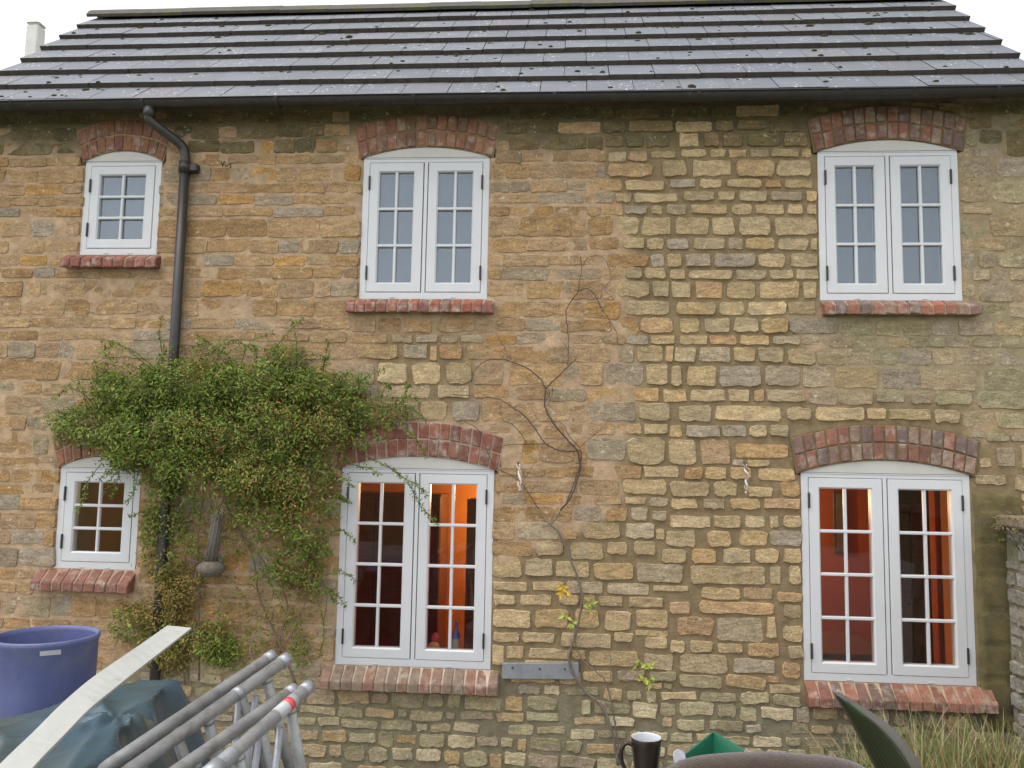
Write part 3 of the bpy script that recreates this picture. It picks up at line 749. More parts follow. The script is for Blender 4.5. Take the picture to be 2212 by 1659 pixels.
for r in range(NROW):
    off = (ref + (TW/2 if r % 2 else 0) - RXL) % TW
    xs = [RXL] + [RXL+off+TW*k for k in range(-1, 40)]; xs = sorted(set([x for x in xs if RXL <= x < RXR-.03]+[RXL, RXR]))
    if len(xs) > 2 and xs[1]-xs[0] < .05: xs.pop(1)
    for xa, xb in zip(xs, xs[1:]):
        g = .0025*rnd.uniform(.5, 1.5); lift = rnd.uniform(-.002, .003); slip = rnd.uniform(-.004, .004)
        p0 = EAV+up*(r*GAUGE-.012+slip); p1 = EAV+up*((r+1)*GAUGE+.045)
        t = RIS+.002; lo = nrm*lift
        a, b = p0+lo, p1-nrm*RIS
        V = []
        for x in (xa+g, xb-g):
            e = (0, rnd.uniform(-.0015, .0015), rnd.uniform(-.0015, .0015))
            for q in (a, b, b-nrm*.012, a-nrm*t): V.append((x+q[0], q[1]+e[1], q[2]+e[2]))
        Fc = [(0, 4, 5, 1), (1, 5, 6, 2), (2, 6, 7, 3), (3, 7, 4, 0), (0, 1, 2, 3), (4, 7, 6, 5)]
        kk = rnd.uniform(.92, 1.08); c = (.122*kk, .130*kk, .146*kk)
        if rnd.random() < .08: c = (c[0]*1.06, c[1]*.99, c[2]*.97)
        mesh('roof_tile', V, Fc, None, roof, False, c, mats=[MAT['tile'], MAT['tile_edge']], mi=[0, 0, 1, 1, 1, 1])
    for k in range(44):                                       # moss cushions
        x = rnd.uniform(RXL+.05, RXR-.05); d = rnd.choice((rnd.uniform(.0, .3), rnd.uniform(.22, .3)))
        q = EAV+up*(r*GAUGE+d)-nrm*RIS*d/GAUGE; s = rnd.uniform(.006, .017)*(1.6 if rnd.random() < .12 else 1)
        V = []; seg = 7
        for zz, rr in ((-.3, 1.0), (.35, .8), (.7, .4)):
            for w in range(seg):
                an = 2*math.pi*w/seg; k2 = rr*s*rnd.uniform(.75, 1.25)
                V.append(np.array([x, 0, 0])+np.array([0, q[1], q[2]])+np.array([1, 0, 0])*k2*1.5*math.cos(an)+up*k2*math.sin(an)+nrm*zz*s)
        Fc = [(i*seg+w, i*seg+(w+1) % seg, (i+1)*seg+(w+1) % seg, (i+1)*seg+w) for i in range(2) for w in range(seg)]+[tuple(range(2*seg, 3*seg))]
        mossv.add(V, Fc)
m_ = mossv.build('moss', MAT['moss'], roof, True); m_['kind'] = 'stuff'
# ridge tiles
tp = EAV+up*(NROW*GAUGE+.03)
x = RXL-.01
while x < RXR:
    xe = min(x+.45, RXR+.01); V = []
    prof = [(-.15, -.135), (-.105, -.06), (-.05, -.012), (0, .0), (.05, -.012), (.105, -.06), (.15, -.135)]; prof = [(a_*.85, b_*.72) for a_, b_ in prof]
    j = rnd.uniform(-.004, .004)
    for s, (xx) in enumerate((x+.0002, xe-.0002)):
        for (dy, dz) in prof: V.append((xx, tp[1]+.02+dy, tp[2]+.028+dz+j))
        for (dy, dz) in prof: V.append((xx, tp[1]+.02+dy*.88, tp[2]+.008+dz+j))
    n = len(prof); Fc = []
    for i in range(n-1): Fc += [(i, i+1, 2*n+i+1, 2*n+i), (n+i+1, n+i, 3*n+i, 3*n+i+1), (i+1, i, n+i, n+i+1), (2*n+i, 2*n+i+1, 3*n+i+1, 3*n+i)]
    Fc += [(0, 2*n, 3*n, n), (n-1, 2*n-1, 4*n-1, 3*n-1)]
    mesh('ridge_tile', V, Fc, MAT['ridge'], roof, False)
    x = xe
# gables, back wall, fascia
rt = EAV-nrm*.20+up*(NROW*GAUGE)
def gable(x0, x1):
    yb = 2*rt[1]; V = []
    for x in (x0, x1): V += [(x, .03, -.1), (x, .03, ZT-.05), (x, rt[1], rt[2]-.02), (x, yb, ZT-.05), (x, yb, -.1)]
    return mesh('gable_wall', V, [(0, 1, 2, 3, 4), (9, 8, 7, 6, 5)]+[(i, (i+1) % 5+0, (i+1) % 5+5, i+5) for i in range(5)], MAT['mortar'], house, False, (.3, .215, .12))
gable(XL, XL+.3); gable(XR-.3, XR)
box('back_wall', XL+.3, XR-.3, 2*rt[1]-.3, 2*rt[1]-.001, -.1, ZT-.22, MAT['mortar'], house, 0, (.3, .215, .12))
box('fascia', RXL+.06, RXR-.06, -.145, -.122, EAV[2]-.048, EAV[2]-.005, MAT['gutter'], house, .003)
box('soffit', RXL+.06, RXR-.06, -.121, .02, EAV[2]+.045, EAV[2]+.052, MAT['tile_edge'], house)
# gutter: a half-round trough
def gutter():
    V = []; Fc = []; rad = .052; yc = -.215; zc = EAV[2]-.036; xs = np.linspace(RXL-.02, RXR+.02, 40); prof = []
    for k in range(11): a = math.pi*k/10; prof.append((yc-rad*math.cos(a), zc-rad*math.sin(a)))
    for k in range(11): a = math.pi*(10-k)/10; prof.append((yc-(rad-.004)*math.cos(a), zc-(rad-.004)*math.sin(a)))
    prof = [(yc-rad-.004, zc+.006), (yc-rad-.004, zc-.004)]+prof; n = len(prof)
    for x in xs:
        s = -.004*math.sin(x*1.1)
        for y, z in prof: V.append((x, y, z+s))
    for i in range(len(xs)-1):
        for k in range(n): k2 = (k+1) % n; Fc.append((i*n+k, i*n+k2, (i+1)*n+k2, (i+1)*n+k))
    g = mesh('gutter', V, Fc, MAT['gutter'], house, True)
    for bx in np.arange(RXL+.5, RXR, .95):
        V2 = []; 
        for k in range(9):
            a = math.pi*k/8
            for x in (bx-.012, bx+.012): V2.append((x, yc-(rad+.005)*math.cos(a), zc-(rad+.005)*math.sin(a)))
        mesh('gutter_bracket', V2, [(2*k, 2*k+1, 2*k+3, 2*k+2) for k in range(8)], MAT['gutter'], g, True)
    return yc, zc
gy, gz = gutter()
# downpipe
pa = onY(323, 238, gy); pb = onY(325, 268, -.16); pc = onY(392, 322, -.075); pd = onY(388, 560, -.06)
px_ = pd[0]
pts = [np.array([pa[0], gy, gz-.04]), np.array([pa[0], gy, pb[2]+.06]), np.array([pa[0]+.01, gy+.01, pb[2]]), np.array([px_-.03, -.085, pc[2]+.03]), np.array([px_, -.065, pc[2]-.05]), np.array([px_, -.062, pc[2]-.12])]
dp = tube('downpipe', [np.array([px_, -.062, pc[2]-.10]), np.array([px_, -.062, 2.9]), np.array([px_, -.062, 1.6]), np.array([px_, -.062, .05])], .034, MAT['pipe'], house, seg=16)
tube('offset_bend', crom(pts, 5), .033, MAT['pipe'], dp, seg=16)
tube('outlet', [np.array([pa[0], gy, gz-.045]), np.array([pa[0], gy, gz-.115])], .041, MAT['pipe'], dp, seg=16)
tube('socket', [np.array([px_, -.062, pc[2]-.17]), np.array([px_, -.062, pc[2]-.09])], .041, MAT['pipe'], dp, seg=16)
for bz in (pc[2]-.13, 2.0):
    v, f = bevelled(*boxv(px_+.02, px_+.09, -.075, -.01, bz-.03, bz+.03), .008); mesh('bracket', v, f, MAT['pipe'], dp)
    v, f = lathe([(.038, -.022), (.044, -.02), (.044, .02), (.038, .022)], 20, (px_, -.062, bz)); mesh('clip', v, f, MAT['pipe'], dp, True)

# ---- rooms behind the windows
def room(name, x0, x1, z0, z1, depth, mat, floor=None):
    v, f = boxv(x0, x1, .36, depth, z0, z1)
    r = mesh(name, v, [f[k][::-1] for k in (0, 1, 3, 4, 5)], mat, house); return r
def reveal(w_, mat, back=.37):
    x0, x1, z0, z1 = w_[:4]; a = (x0+.025, x1-.025, z0+.03, z1-.02)
    V = [(x, y, z) for y in (.062, back) for x, z in ((a[0], a[2]), (a[1], a[2]), (a[1], a[3]), (a[0], a[3]))]
    # flange that closes the gap to the room walls
    big = (x0-.5, x1+.5, z0-.5, z1+.4)
    return mesh('reveal', V, [(0, 1, 5, 4), (1, 2, 6, 5), (2, 3, 7, 6), (3, 0, 4, 7)], mat, house)
room('kitchen_room', -2.45, .35, .05, 2.42, 2.72, MAT['plaster'])
room('dining_room', .55, 2.97, .05, 2.42, 2.74, MAT['plaster_red'])
room('utility_room', -4.28, -2.6, .05, 2.42, 2.4, MAT['plaster_dim'])
room('bedroom', -2.45, .35, 2.62, 4.72, 2.7, MAT['plaster_up'])
room('bedroom', .55, 2.97, 2.62, 4.72, 2.7, MAT['plaster_up'])
room('bathroom', -4.28, -2.6, 2.62, 4.72, 2.6, MAT['plaster_up'])
for w_ in WIN[:3]:
    b_ = box('pane_backing', w_[0]+.03, w_[1]-.03, .085, .088, w_[2]+.035, w_[3]-.025, MAT['backing'], house)  # dark sheet added behind upper panes to block stray light and even them out
for i, w_ in enumerate(WIN): reveal(w_, MAT[('plaster_up', 'plaster_up', 'plaster_up', 'plaster_dim', 'plaster', 'plaster')[i]])

# ------------------------------------------------------------------ things inside, seen through the panes
def lamp(x, y, z, power, label):
    t = empty('pendant_lamp', (x, y, z)); tag(t, label, 'lamp')
    v, f = lathe([(.03, .16), (.05, .15), (.13, .02), (.135, .0), (.128, .0), (.045, .14), (.028, .15)], 24, (x, y, z)); par(mesh('lamp_shade', v, f, MAT['clay'], None, True), t)
    par(tube('cable', [np.array([x, y, z+.15]), np.array([x, y, 2.42])], .004, MAT['iron'], seg=6), t)
    v, f = lathe([(.001, -.035), (.02, -.028), (.03, 0), (.02, .03), (.012, .06)], 16, (x, y, z+.03)); par(mesh('bulb', v, f, MAT['bulb'], None, True), t)
    l = bpy.data.lights.new('lamp_light', 'POINT'); l.energy = power; l.color = (1.0, .66, .32); l.shadow_soft_size = .05
    lo = link(bpy.data.objects.new('lamp_light', l)); lo.location = (x, y, z-.08); par(lo, t)
lamp(-.35, 2.28, 2.08, 24, 'pendant lamp lighting the room behind the middle ground-floor window')
lamp(1.35, 2.25, 2.06, 20, 'pendant lamp lighting the room behind the right ground-floor window')
lamp(-2.8, 1.6, 2.1, 5, 'pendant lamp lighting the room behind the small ground-floor window')
def cupboard(x0, x1, y0, y1, z0, z1, label, doors=2):
    t = empty('cupboard', ((x0+x1)/2, (y0+y1)/2, z0)); tag(t, label, 'cupboard')
    par(box('carcass', x0, x1, y0+.02, y1, z0, z1, MAT['wood_dark'], None, .004), t)
    for k in range(doors):
        a = x0+(x1-x0)*k/doors+.006; b = x0+(x1-x0)*(k+1)/doors-.006
        d = par(box('door', a, b, y0, y0+.019, z0+.06, z1-.02, MAT['wood_dark'], None, .004), t)
        h_ = box('knob', (b-.03) if k % 2 == 0 else a+.015, (b-.015) if k % 2 == 0 else a+.03, y0-.02, y0-.0005, (z0+z1)/2, (z0+z1)/2+.015, MAT['iron'], None, .003)
        h_.parent = d
def px_at(x, y, Y): return onY(x, y, Y)
cupboard(px_at(720, 1200, 2.25)[0], px_at(893, 1200, 2.25)[0], 2.25, 2.71, .05, px_at(800, 1064, 2.25)[2], 'tall dark cupboard behind the left half of the middle ground-floor window')
cupboard(px_at(905, 1200, 2.2)[0], px_at(950, 1200, 2.2)[0], 2.2, 2.7, .05, px_at(930, 1068, 2.2)[2], 'narrow dark cupboard seen between the two cupboards and the bright wall', 1)
cupboard(px_at(1006, 1200, 1.7)[0], px_at(1075, 1200, 1.7)[0], 1.7, 2.05, .05, px_at(1010, 1078, 1.7)[2], 'dark cupboard behind the right edge of the middle ground-floor window', 1)
cupboard(px_at(1925, 1200, 1.2)[0], px_at(2012, 1200, 1.2)[0], 1.2, 1.6, .05, 2.35, 'tall dark cupboard behind the right-hand ground-floor window', 2)
# dark picture strip on the red wall
pf = px_at(1800, 1100, 2.70); pg = px_at(1832, 1195, 2.70); a0 = px_at(1815, 1060, 2.70)[2]
t = empty('wall_picture', ((pf[0]+pg[0])/2, 2.72, pg[2])); tag(t, 'narrow dark picture hanging on the red wall inside', 'picture')
par(box('picture_frame', pf[0], pg[0], 2.70, 2.735, pg[2], a0, MAT['wood_dark'], None, .004), t)
par(box('print', pf[0]+.03, pg[0]-.03, 2.692, 2.6995, pg[2]+.03, a0-.03, MAT['lead'], None, 0), t)
# dining table and chair tops
t = empty('dining_table', (1.75, 1.7, .05)); tag(t, 'dark wooden table inside behind the right ground-floor window', 'table')
par(box('tabletop', 1.05, 2.5, 1.2, 2.2, .77, .81, MAT['wood_dark'], None, .006), t)
for x in (1.1, 2.4):
    for y in (1.25, 2.1): par(box('leg', x, x+.06, y, y+.06, .05, .77, MAT['wood_dark'], None, .004), t)
def bottle(name, px, py, h, r, mat, label, cat, Y=.22, base=None, lab=None):
    b = onY(px, py, Y); z = base
    t = empty(name, (b[0], Y, z)); tag(t, label, cat)
    v, f = lathe([(.001, 0), (r*.96, 0), (r, .006), (r, h*.58), (r*.85, h*.66), (r*.35, h*.76), (r*.33, h*.96), (r*.38, h), (.001, h)], 20, (b[0], Y, z)); par(mesh('body', v, f, mat, None, True), t)
    if lab: v, f = lathe([(r+.0012, h*.12), (r+.0012, h*.5)], 20, (b[0], Y, z)); par(mesh('bottle_label', v, f, lab, None, True), t)
zs4 = WIN[4][2]+.031
bottle('bottle', 985, 1385, .23, .028, MAT['blueprint'], 'bottle with white label on the sill inside the middle ground-floor window', 'bottle', base=zs4, lab=MAT['sticker'])
bottle('bottle', 897, 1385, .21, .026, MAT['iron'], 'dark bottle on the sill inside, left of the white-labelled bottle', 'bottle', base=zs4)
b = onY(938, 1350, .2); t = empty('ornament', (b[0], .2, zs4)); tag(t, 'orange paper-like lantern ornament on the inside window sill', 'ornament')
v, f = lathe([(.012, 0), (.038, .018), (.048, .045), (.036, .075), (.01, .095)], 9, (b[0], .2, zs4)); par(mesh('lantern_body', v, f, material('apricot', (.62, .26, .11), .6), None, False), t)
v, f = lathe([(.001, .090), (.022, .1), (.028, .125), (.012, .15), (.001, .152)], 9, (b[0]+.01, .2, zs4)); par(mesh('lantern_top', v, f, MAT['red'], None, False), t)

# ------------------------------------------------------------------ fixings on the wall
# grey slotted bar
a = onY(1085, 1432, -.03); b = onY(1250, 1467, -.03)
t = empty('steel_bar', ((a[0]+b[0])/2, -.02, b[2])); tag(t, 'flat grey steel bar with three holes fixed under the middle window', 'bar')
v, f = bevelled([(a[0], -.045, a[2]-.098), (b[0], -.045, b[2]), (b[0], .0, b[2]), (a[0], .0, a[2]-.098), (a[0], -.040, a[2]), (b[0], -.040, b[2]+.105), (b[0], .0, b[2]+.105), (a[0], .0, a[2])], boxv(0, 1, 0, 1, 0, 1)[1], .003)
par(mesh('plate', v, f, MAT['lead'], None), t)
for px, py in ((1107, 1442), (1166, 1445), (1220, 1445)):
    q = onY(px, py, -.045); vv, ff = tubegeo([q+np.array([0, .01, 0]), q+np.array([0, -.0035, 0])], .006, seg=10); par(mesh('bolt', vv, ff, MAT['iron'], None, True), t)
def cord(px, y0, y1, label, tw, c1, c2):
    a = onY(px, y0, -.05); b = onY(px, y1, -.045); t = empty('hanging_cord', tuple(b)); tag(t, label, 'cord')
    n = 40
    for s, cc in ((0, c1), (math.pi, c2)):
        pts = []
        for k in range(n+1):
            u = k/n; an = s+u*tw; p = a+(b-a)*u; p = p+np.array([.008*math.cos(an)+.014*math.sin(u*3.3)+(.02*max(0, u-.8)*5), .008*math.sin(an), 0]); pts.append(p)
        par(tube('strand', pts, .007, MAT['rope'], None, seg=6, tint=cc), t)
    par(tube('hook', crom([a+np.array([0, .06, .01]), a+np.array([0, .0, .012]), a+np.array([0, -.012, -.005])], 4), .004, MAT['iron'], None, seg=6), t)
cord(1119, 1003, 1060, 'short white twisted cord hanging beside the middle ground-floor window', 9, (.7, .66, .6), (.55, .40, .30))
cord(1609, 1003, 1066, 'white and brown twisted cord hanging left of the right ground-floor window', 16, (.62, .58, .52), (.34, .22, .15))
# bent wire hook near the eaves
a = onY(482, 357, -.02)
t = tag(tube('wire_hook', crom([a+np.array(q) for q in ((-.01, .015, .0), (-.005, -.02, .02), (.01, -.03, -.02), (.02, -.03, .02), (.035, -.03, -.02), (.06, -.02, .005), (.05, .01, -.02))], 4), .0032, MAT['iron'], seg=6), 'small bent black wire hook in the upper wall right of the downpipe', 'hook')

# ------------------------------------------------------------------ plants
def leafgeo(mb, p, d, nrm_, L_, w, c):
    d = np.array(d, float); d /= np.linalg.norm(d)+1e-9; n_ = np.array(nrm_, float); s = np.cross(d, n_); s /= np.linalg.norm(s)+1e-9; n_ = np.cross(s, d)
    p = np.array(p, float)
    mb.add([p, p+d*L_*.45+s*w*.5+n_*w*.12, p+d*L_+n_*-w*.1, p+d*L_*.45-s*w*.5+n_*w*.12], [(0, 1, 2), (0, 2, 3)], c)
GREENS = [(.105, .15, .022), (.125, .18, .025), (.085, .12, .018), (.155, .20, .035), (.07, .10, .016), (.135, .16, .022)]
BROWNS = [(.17, .13, .03), (.20, .14, .035), (.15, .10, .025), (.23, .16, .05), (.13, .12, .025)]
def rdir():
    return np.array([rnd.gauss(0, 1), rnd.gauss(0, 1)-.5, rnd.gauss(0, 1)-.25])
climber = empty('climbing_plant', (-2.35, -.1, 0)); tag(climber, 'dense green and browning jasmine climber covering the wall around the downpipe', 'climber')
BLOBS = [  # px centre, px radii, bulge (m), leaves, brown share
    (300, 850, 110, 62, .20, 2600, .03), (420, 830, 120, 62, .24, 3000, .04), (560, 830, 110, 62, .26, 3000, .08), (660, 840, 90, 52, .22, 2100, .22),
    (220, 925, 105, 55, .22, 2300, .05), (340, 930, 110, 70, .30, 3200, .06), (470, 930, 120, 75, .34, 3600, .16), (600, 930, 110, 80, .32, 3400, .28), (710, 920, 80, 75, .24, 2300, .42),
    (795, 890, 75, 42, .16, 1300, .30), (855, 890, 45, 26, .12, 420, .05), (430, 1010, 110, 48, .28, 2200, .22), (560, 1020, 100, 70, .30, 2700, .34), (660, 1030, 85, 80, .26, 2500, .45),
    (300, 985, 70, 34, .24, 1000, .12), (580, 1110, 62, 55, .22, 1500, .32), (670, 1130, 58, 70, .20, 1600, .42), (640, 1220, 48, 50, .15, 800, .45), (680, 1240, 30, 45, .12, 380, .4),
    (360, 1060, 40, 50, .14, 700, .35), (345, 1140, 34, 60, .12, 560, .4), (375, 1130, 50, 40, .10, 400, .15), (365, 1220, 52, 48, .14, 950, .72), (400, 1275, 62, 45, .15, 1100, .86), (350, 1320, 75, 40, .13, 900, .88), (290, 1345, 50, 40, .10, 520, .25),
    (440, 1380, 85, 48, .15, 1200, .55), (480, 1400, 48, 40, .15, 800, .08), (370, 1400, 70, 50, .14, 900, .8), (640, 1350, 26, 28, .08, 190, .1), (300, 1000, 45, 22, .2, 260, .05), (655, 1400, 26, 36, .07, 160, .2),
    (470, 1150, 110, 75, .09, 520, .4), (600, 1300, 90, 95, .06, 330, .5), (430, 1330, 130, 110, .08, 620, .8), (560, 1400, 60, 50, .06, 170, .6), (250, 765, 26, 20, .12, 170, .0), (260, 800, 60, 36, .14, 500, .0), (470, 760, 55, 26, .12, 300, .02), (620, 770, 60, 26, .12, 320, .03), (760, 830, 50, 30, .12, 300, .08)]
fol = MB()
for (bx, by, rx, ry, bulge, nn, br) in BLOBS:
    c0 = onY(bx, by, 0); sc = 1/325.0
    tone = [(rnd.uniform(-1, 1), rnd.uniform(-1, 1), rnd.uniform(.7, 1.25)) for _ in range(6)]
    for k in range(int(nn*1.25)):
        while True:
            u, v, w = rnd.uniform(-1, 1), rnd.uniform(-1, 1), rnd.uniform(0, 1)
            q = u*u+v*v+w*w
            if q < 1 and (q > .3 or rnd.random() < .4): break
        if rnd.random() < .07: u, v, w = u*1.45, v*1.45, w*1.2
        edge = 1+.22*noise.noise((bx*.03+u*2.5, by*.03+v*2.5, w*2))
        p = np.array([c0[0]+u*rx*sc*edge, -.03-w*bulge*edge, c0[2]-v*ry*sc*edge])
        if p[1] > -.02: p[1] = -.02
        if noise.noise((p[0]*5+3, p[1]*5, p[2]*5)) < -.16 and rnd.random() < .75: continue
        nb = noise.noise((p[0]*4, p[1]*4, p[2]*4))
        isb = rnd.random() < br+(.35*nb if br > .02 else 0)
        c = rnd.choice(BROWNS if isb else GREENS); kk = rnd.uniform(.85, 1.5)*(1+.35*noise.noise((p[0]*9, p[1]*9, p[2]*9)))
        leafgeo(fol, p, rdir(), (rnd.gauss(0, .5), -1, .6+rnd.gauss(0, .5)), rnd.choice((.016, .02, .026, .034, .044))*rnd.uniform(.85, 1.15), rnd.uniform(.006, .015), tuple(a*kk for a in c))
fo = fol.build('foliage', MAT['leaf'], None); par(fo, climber); fo['kind'] = 'stuff'
# arching sprays with paired leaflets
SPR = [[(560, 800), (600, 745), (640, 700), (655, 690)], [(430, 800), (480, 745), (560, 750), (620, 780)], [(500, 800), (450, 740), (425, 725)], [(330, 800), (260, 745), (215, 735)], [(340, 800), (290, 760), (240, 740)],
       [(620, 800), (660, 770), (710, 770)], [(690, 850), (705, 760), (710, 735)], [(760, 850), (790, 815), (830, 800)], [(180, 920), (130, 890), (95, 900)], [(200, 870), (160, 840), (110, 860)], [(250, 830), (170, 820), (120, 860)],
       [(820, 880), (880, 880), (920, 905)], [(850, 900), (880, 930), (900, 950), (920, 985)], [(780, 980), (840, 1010), (880, 1040), (900, 1080), (925, 1110), (945, 1135)], [(830, 1000), (870, 1030), (905, 1050), (920, 1070)],
       [(220, 1000), (190, 1040), (180, 1080), (170, 1100)], [(260, 1010), (250, 1050), (240, 1075)], [(300, 1010), (290, 1060), (275, 1085)], [(740, 1000), (790, 1010), (820, 1025)], [(560, 1210), (590, 1270), (620, 1330)], [(660, 1250), (690, 1310), (700, 1370), (690, 1420)],
       [(350, 760), (345, 720), (350, 680)], [(520, 790), (540, 740), (590, 720)], [(460, 790), (500, 735), (545, 755)], [(640, 790), (640, 730), (630, 690)], [(290, 1000), (240, 1015), (215, 1035)]]
for k in range(150):                                            # loose shoots breaking out of the mass
    bx, by, rx, ry, bulge, nn, br = rnd.choice(BLOBS[:22]); a = rnd.uniform(0, 6.283); L0 = rnd.uniform(25, 70)
    x0_, y0_ = bx+rx*.8*math.cos(a), by+ry*.8*math.sin(a); dx, dy = math.cos(a)*L0, math.sin(a)*L0*.8-rnd.uniform(-12, 22)
    SPR.append([(x0_, y0_), (x0_+dx*.5, y0_+dy*.6-8), (x0_+dx, y0_+dy+rnd.uniform(-4, 16))])
sp = MB()
for s in SPR:
    dep = rnd.uniform(-.2, -.06); pts = crom([onY(x, y, dep-(.03 if 0 < i < len(s)-1 else 0)) for i, (x, y) in enumerate(s)], 6)
    st = tube('spray_stem', pts, .0030, MAT['bark'], None, r1=.0012, seg=5, tint=(.07, .075, .03)); par(st, climber)
    for i, p in enumerate(pts[3:]):
        for _ in range(4):
            c = rnd.choice(GREENS); leafgeo(sp, p+np.array([rnd.uniform(-.008, .008) for _ in range(3)]), rdir(), (0, -1, .5), rnd.uniform(.018, .036), rnd.uniform(.007, .011), c)
par(sp.build('spray_leaves', MAT['leaf'], None), climber)
for s, r in (([(640, 1480), (600, 1380), (560, 1290), (545, 1200), (500, 1120), (470, 1020)], .009), ([(560, 1250), (600, 1220), (650, 1150), (660, 1060)], .006), ([(430, 1470), (430, 1330), (425, 1200), (440, 1060)], .007), ([(590, 1420), (630, 1370), (660, 1300), (690, 1200)], .005),
             ([(700, 1340), (705, 1290), (680, 1240)], .003), ([(400, 1480), (390, 1380), (370, 1250), (350, 1100)], .006), ([(520, 1150), (575, 1220), (620, 1300), (600, 1400)], .005)):
    pts = crom([onY(x, y, -.045+rnd.uniform(-.02, .0)) for x, y in s], 6); b = pts[0].copy()
    par(tube('stem', pts, r, MAT['bark'], None, r1=r*.5, seg=7, tint=(.16, .12, .085)), climber)
# hanging feeder in the climber
b = onY(455, 1245, -.13); tp_ = onY(462, 1110, -.10)
t = empty('bird_feeder', (b[0], -.13, b[2])); tag(t, 'grey weathered mesh bird feeder hanging in a gap of the climber', 'bird feeder')
v, f = lathe([(.001, -.005), (.05, 0), (.085, .03), (.092, .065), (.07, .085), (.05, .10)], 18, (b[0], -.13, b[2])); par(mesh('basket', v, f, material('weathered_grey', (.13, .115, .09), .9, var=.6, vscale=50, bump=.006, bscale=60), None, True), t)
for k in range(10):
    an = 2*math.pi*k/10; q0 = np.array([b[0]+.046*math.cos(an), -.13+.046*math.sin(an), b[2]+.09]); q1 = np.array([b[0]+.02+.032*math.cos(an+.5), -.12+.032*math.sin(an+.5), tp_[2]])
    par(tube('wire', [q0, q1], .0022, MAT['bark'], None, seg=5, tint=(.2, .185, .16)), t)
v, f = tubegeo([np.array([b[0], -.13, b[2]+.09]), np.array([b[0]+.02, -.12, tp_[2]])], .038, .026, 12); par(mesh('seed_tube', v, f, bpy.data.materials['weathered_grey'], None, True), t)
par(tube('perch', [np.array([b[0]-.15, -.15, b[2]+.11]), np.array([b[0]-.04, -.14, b[2]+.075])], .008, MAT['bark'], None, seg=6, tint=(.1, .07, .06)), t)
par(tube('hanger', [np.array([b[0]+.02, -.12, tp_[2]]), np.array([b[0]+.02, .0, tp_[2]+.14])], .003, MAT['iron'], None, seg=5), t)

# bare climber
bare = empty('bare_climber', tuple(onY(1335, 1640, -.05))); tag(bare, 'bare twiggy climber with a few yellow leaves on the stone between the windows', 'climber')
G = lambda x, y: ((1500+.434*x)/1.4756, (780+.434*y)/1.4756)
D_ = lambda x, y: ((1082+.4973*x)/1.4756, (800+.4973*y)/1.4756)
E_ = lambda x, y: ((1082+.4973*x)/1.4756, (1623+.4973*y)/1.4756)
TW_ = [(G, [(785, 1510), (690, 1410), (600, 1300), (545, 1180), (553, 1060)], 5.5, 4.5), (G, [(553, 1060), (510, 985), (430, 915), (330, 870), (250, 845), (130, 850), (60, 890), (20, 950), (5, 1010)], 4.5, 1.8), (G, [(553, 1060), (580, 1025), (650, 960), (720, 890), (778, 835)], 4.5, 2.5),
       (G, [(715, 890), (718, 760), (715, 650), (700, 500), (730, 430), (790, 350)], 2.2, 3.4), (G, [(790, 350), (800, 270), (815, 170), (805, 80)], 3, 1.5), (G, [(815, 165), (860, 100), (930, 80), (990, 110), (1025, 200), (1030, 260), (985, 325), (1055, 405)], 2.2, 1.4),
       (G, [(792, 340), (850, 320), (900, 360), (950, 440), (1010, 540), (1070, 640), (1080, 740)], 3.4, 1.8), (G, [(790, 1515), (690, 1515), (600, 1490), (540, 1450), (480, 1360), (390, 1250), (330, 1210), (270, 1170), (210, 1135), (130, 1120), (60, 1130), (0, 1110), (-130, 1100)], 4.8, 2.0),
       (G, [(800, 1490), (720, 1400), (690, 1330), (640, 1295)], 3, 1.8), (G, [(540, 1462), (410, 1465), (280, 1470), (215, 1490)], 3, 1.6), (G, [(415, 1460), (370, 1390), (300, 1315), (240, 1290), (215, 1210), (230, 1170)], 2.6, 1.6), (G, [(815, 1475), (880, 1420), (960, 1350), (1030, 1270)], 2.2, 1.2),
       (G, [(280, 830), (250, 760), (190, 660)], 1.8, 1.1), (G, [(300, 860), (290, 800), (295, 745)], 1.8, 1.1), (G, [(930, 400), (960, 480), (970, 490)], 2, 1.2), (G, [(715, 770), (660, 690)], 1.6, 1), (G, [(600, 1040), (600, 1110), (565, 1180)], 2, 1.4), (G, [(120, 1120), (60, 1080), (40, 1060)], 1.8, 1), (G, [(860, 270), (880, 290), (920, 265)], 1.8, 1),
       (D_, [(1528, 1278), (1545, 1380), (1520, 1480), (1480, 1580), (1415, 1665)], 6, 5.5), (D_, [(1540, 1270), (1550, 1330), (1500, 1500), (1440, 1640)], 4, 3), (D_, [(800, 1090), (900, 1160), (990, 1370), (1150, 1470), (1280, 1659)], 2, 3.2), (D_, [(1150, 1500), (1200, 1440), (1260, 1340)], 2, 1.2),
       (E_, [(1260, 0), (1310, 60), (1352, 102)], 3.4, 4.5), (E_, [(1415, 10), (1385, 65), (1352, 100)], 5.5, 6), (E_, [(1350, 102), (1400, 140), (1450, 250), (1490, 340), (1530, 450), (1555, 560), (1545, 660), (1520, 780), (1490, 870), (1470, 950), (1500, 1050), (1570, 1160), (1690, 1280), (1730, 1370), (1760, 1480), (1785, 1640)], 6.5, 9.5),
       (E_, [(1505, 790), (1520, 890), (1570, 980), (1690, 1080), (1720, 1150), (1745, 1250), (1770, 1400), (1805, 1640)], 3.5, 6), (E_, [(1720, 1115), (1800, 1080), (1860, 1020), (1930, 960)], 3.5, 2), (E_, [(1735, 1130), (1740, 960), (1720, 915)], 2.2, 1.2), (E_, [(1545, 470), (1580, 430)], 3, 2), (E_, [(1690, 1080), (1650, 1010)], 2, 1.2)]
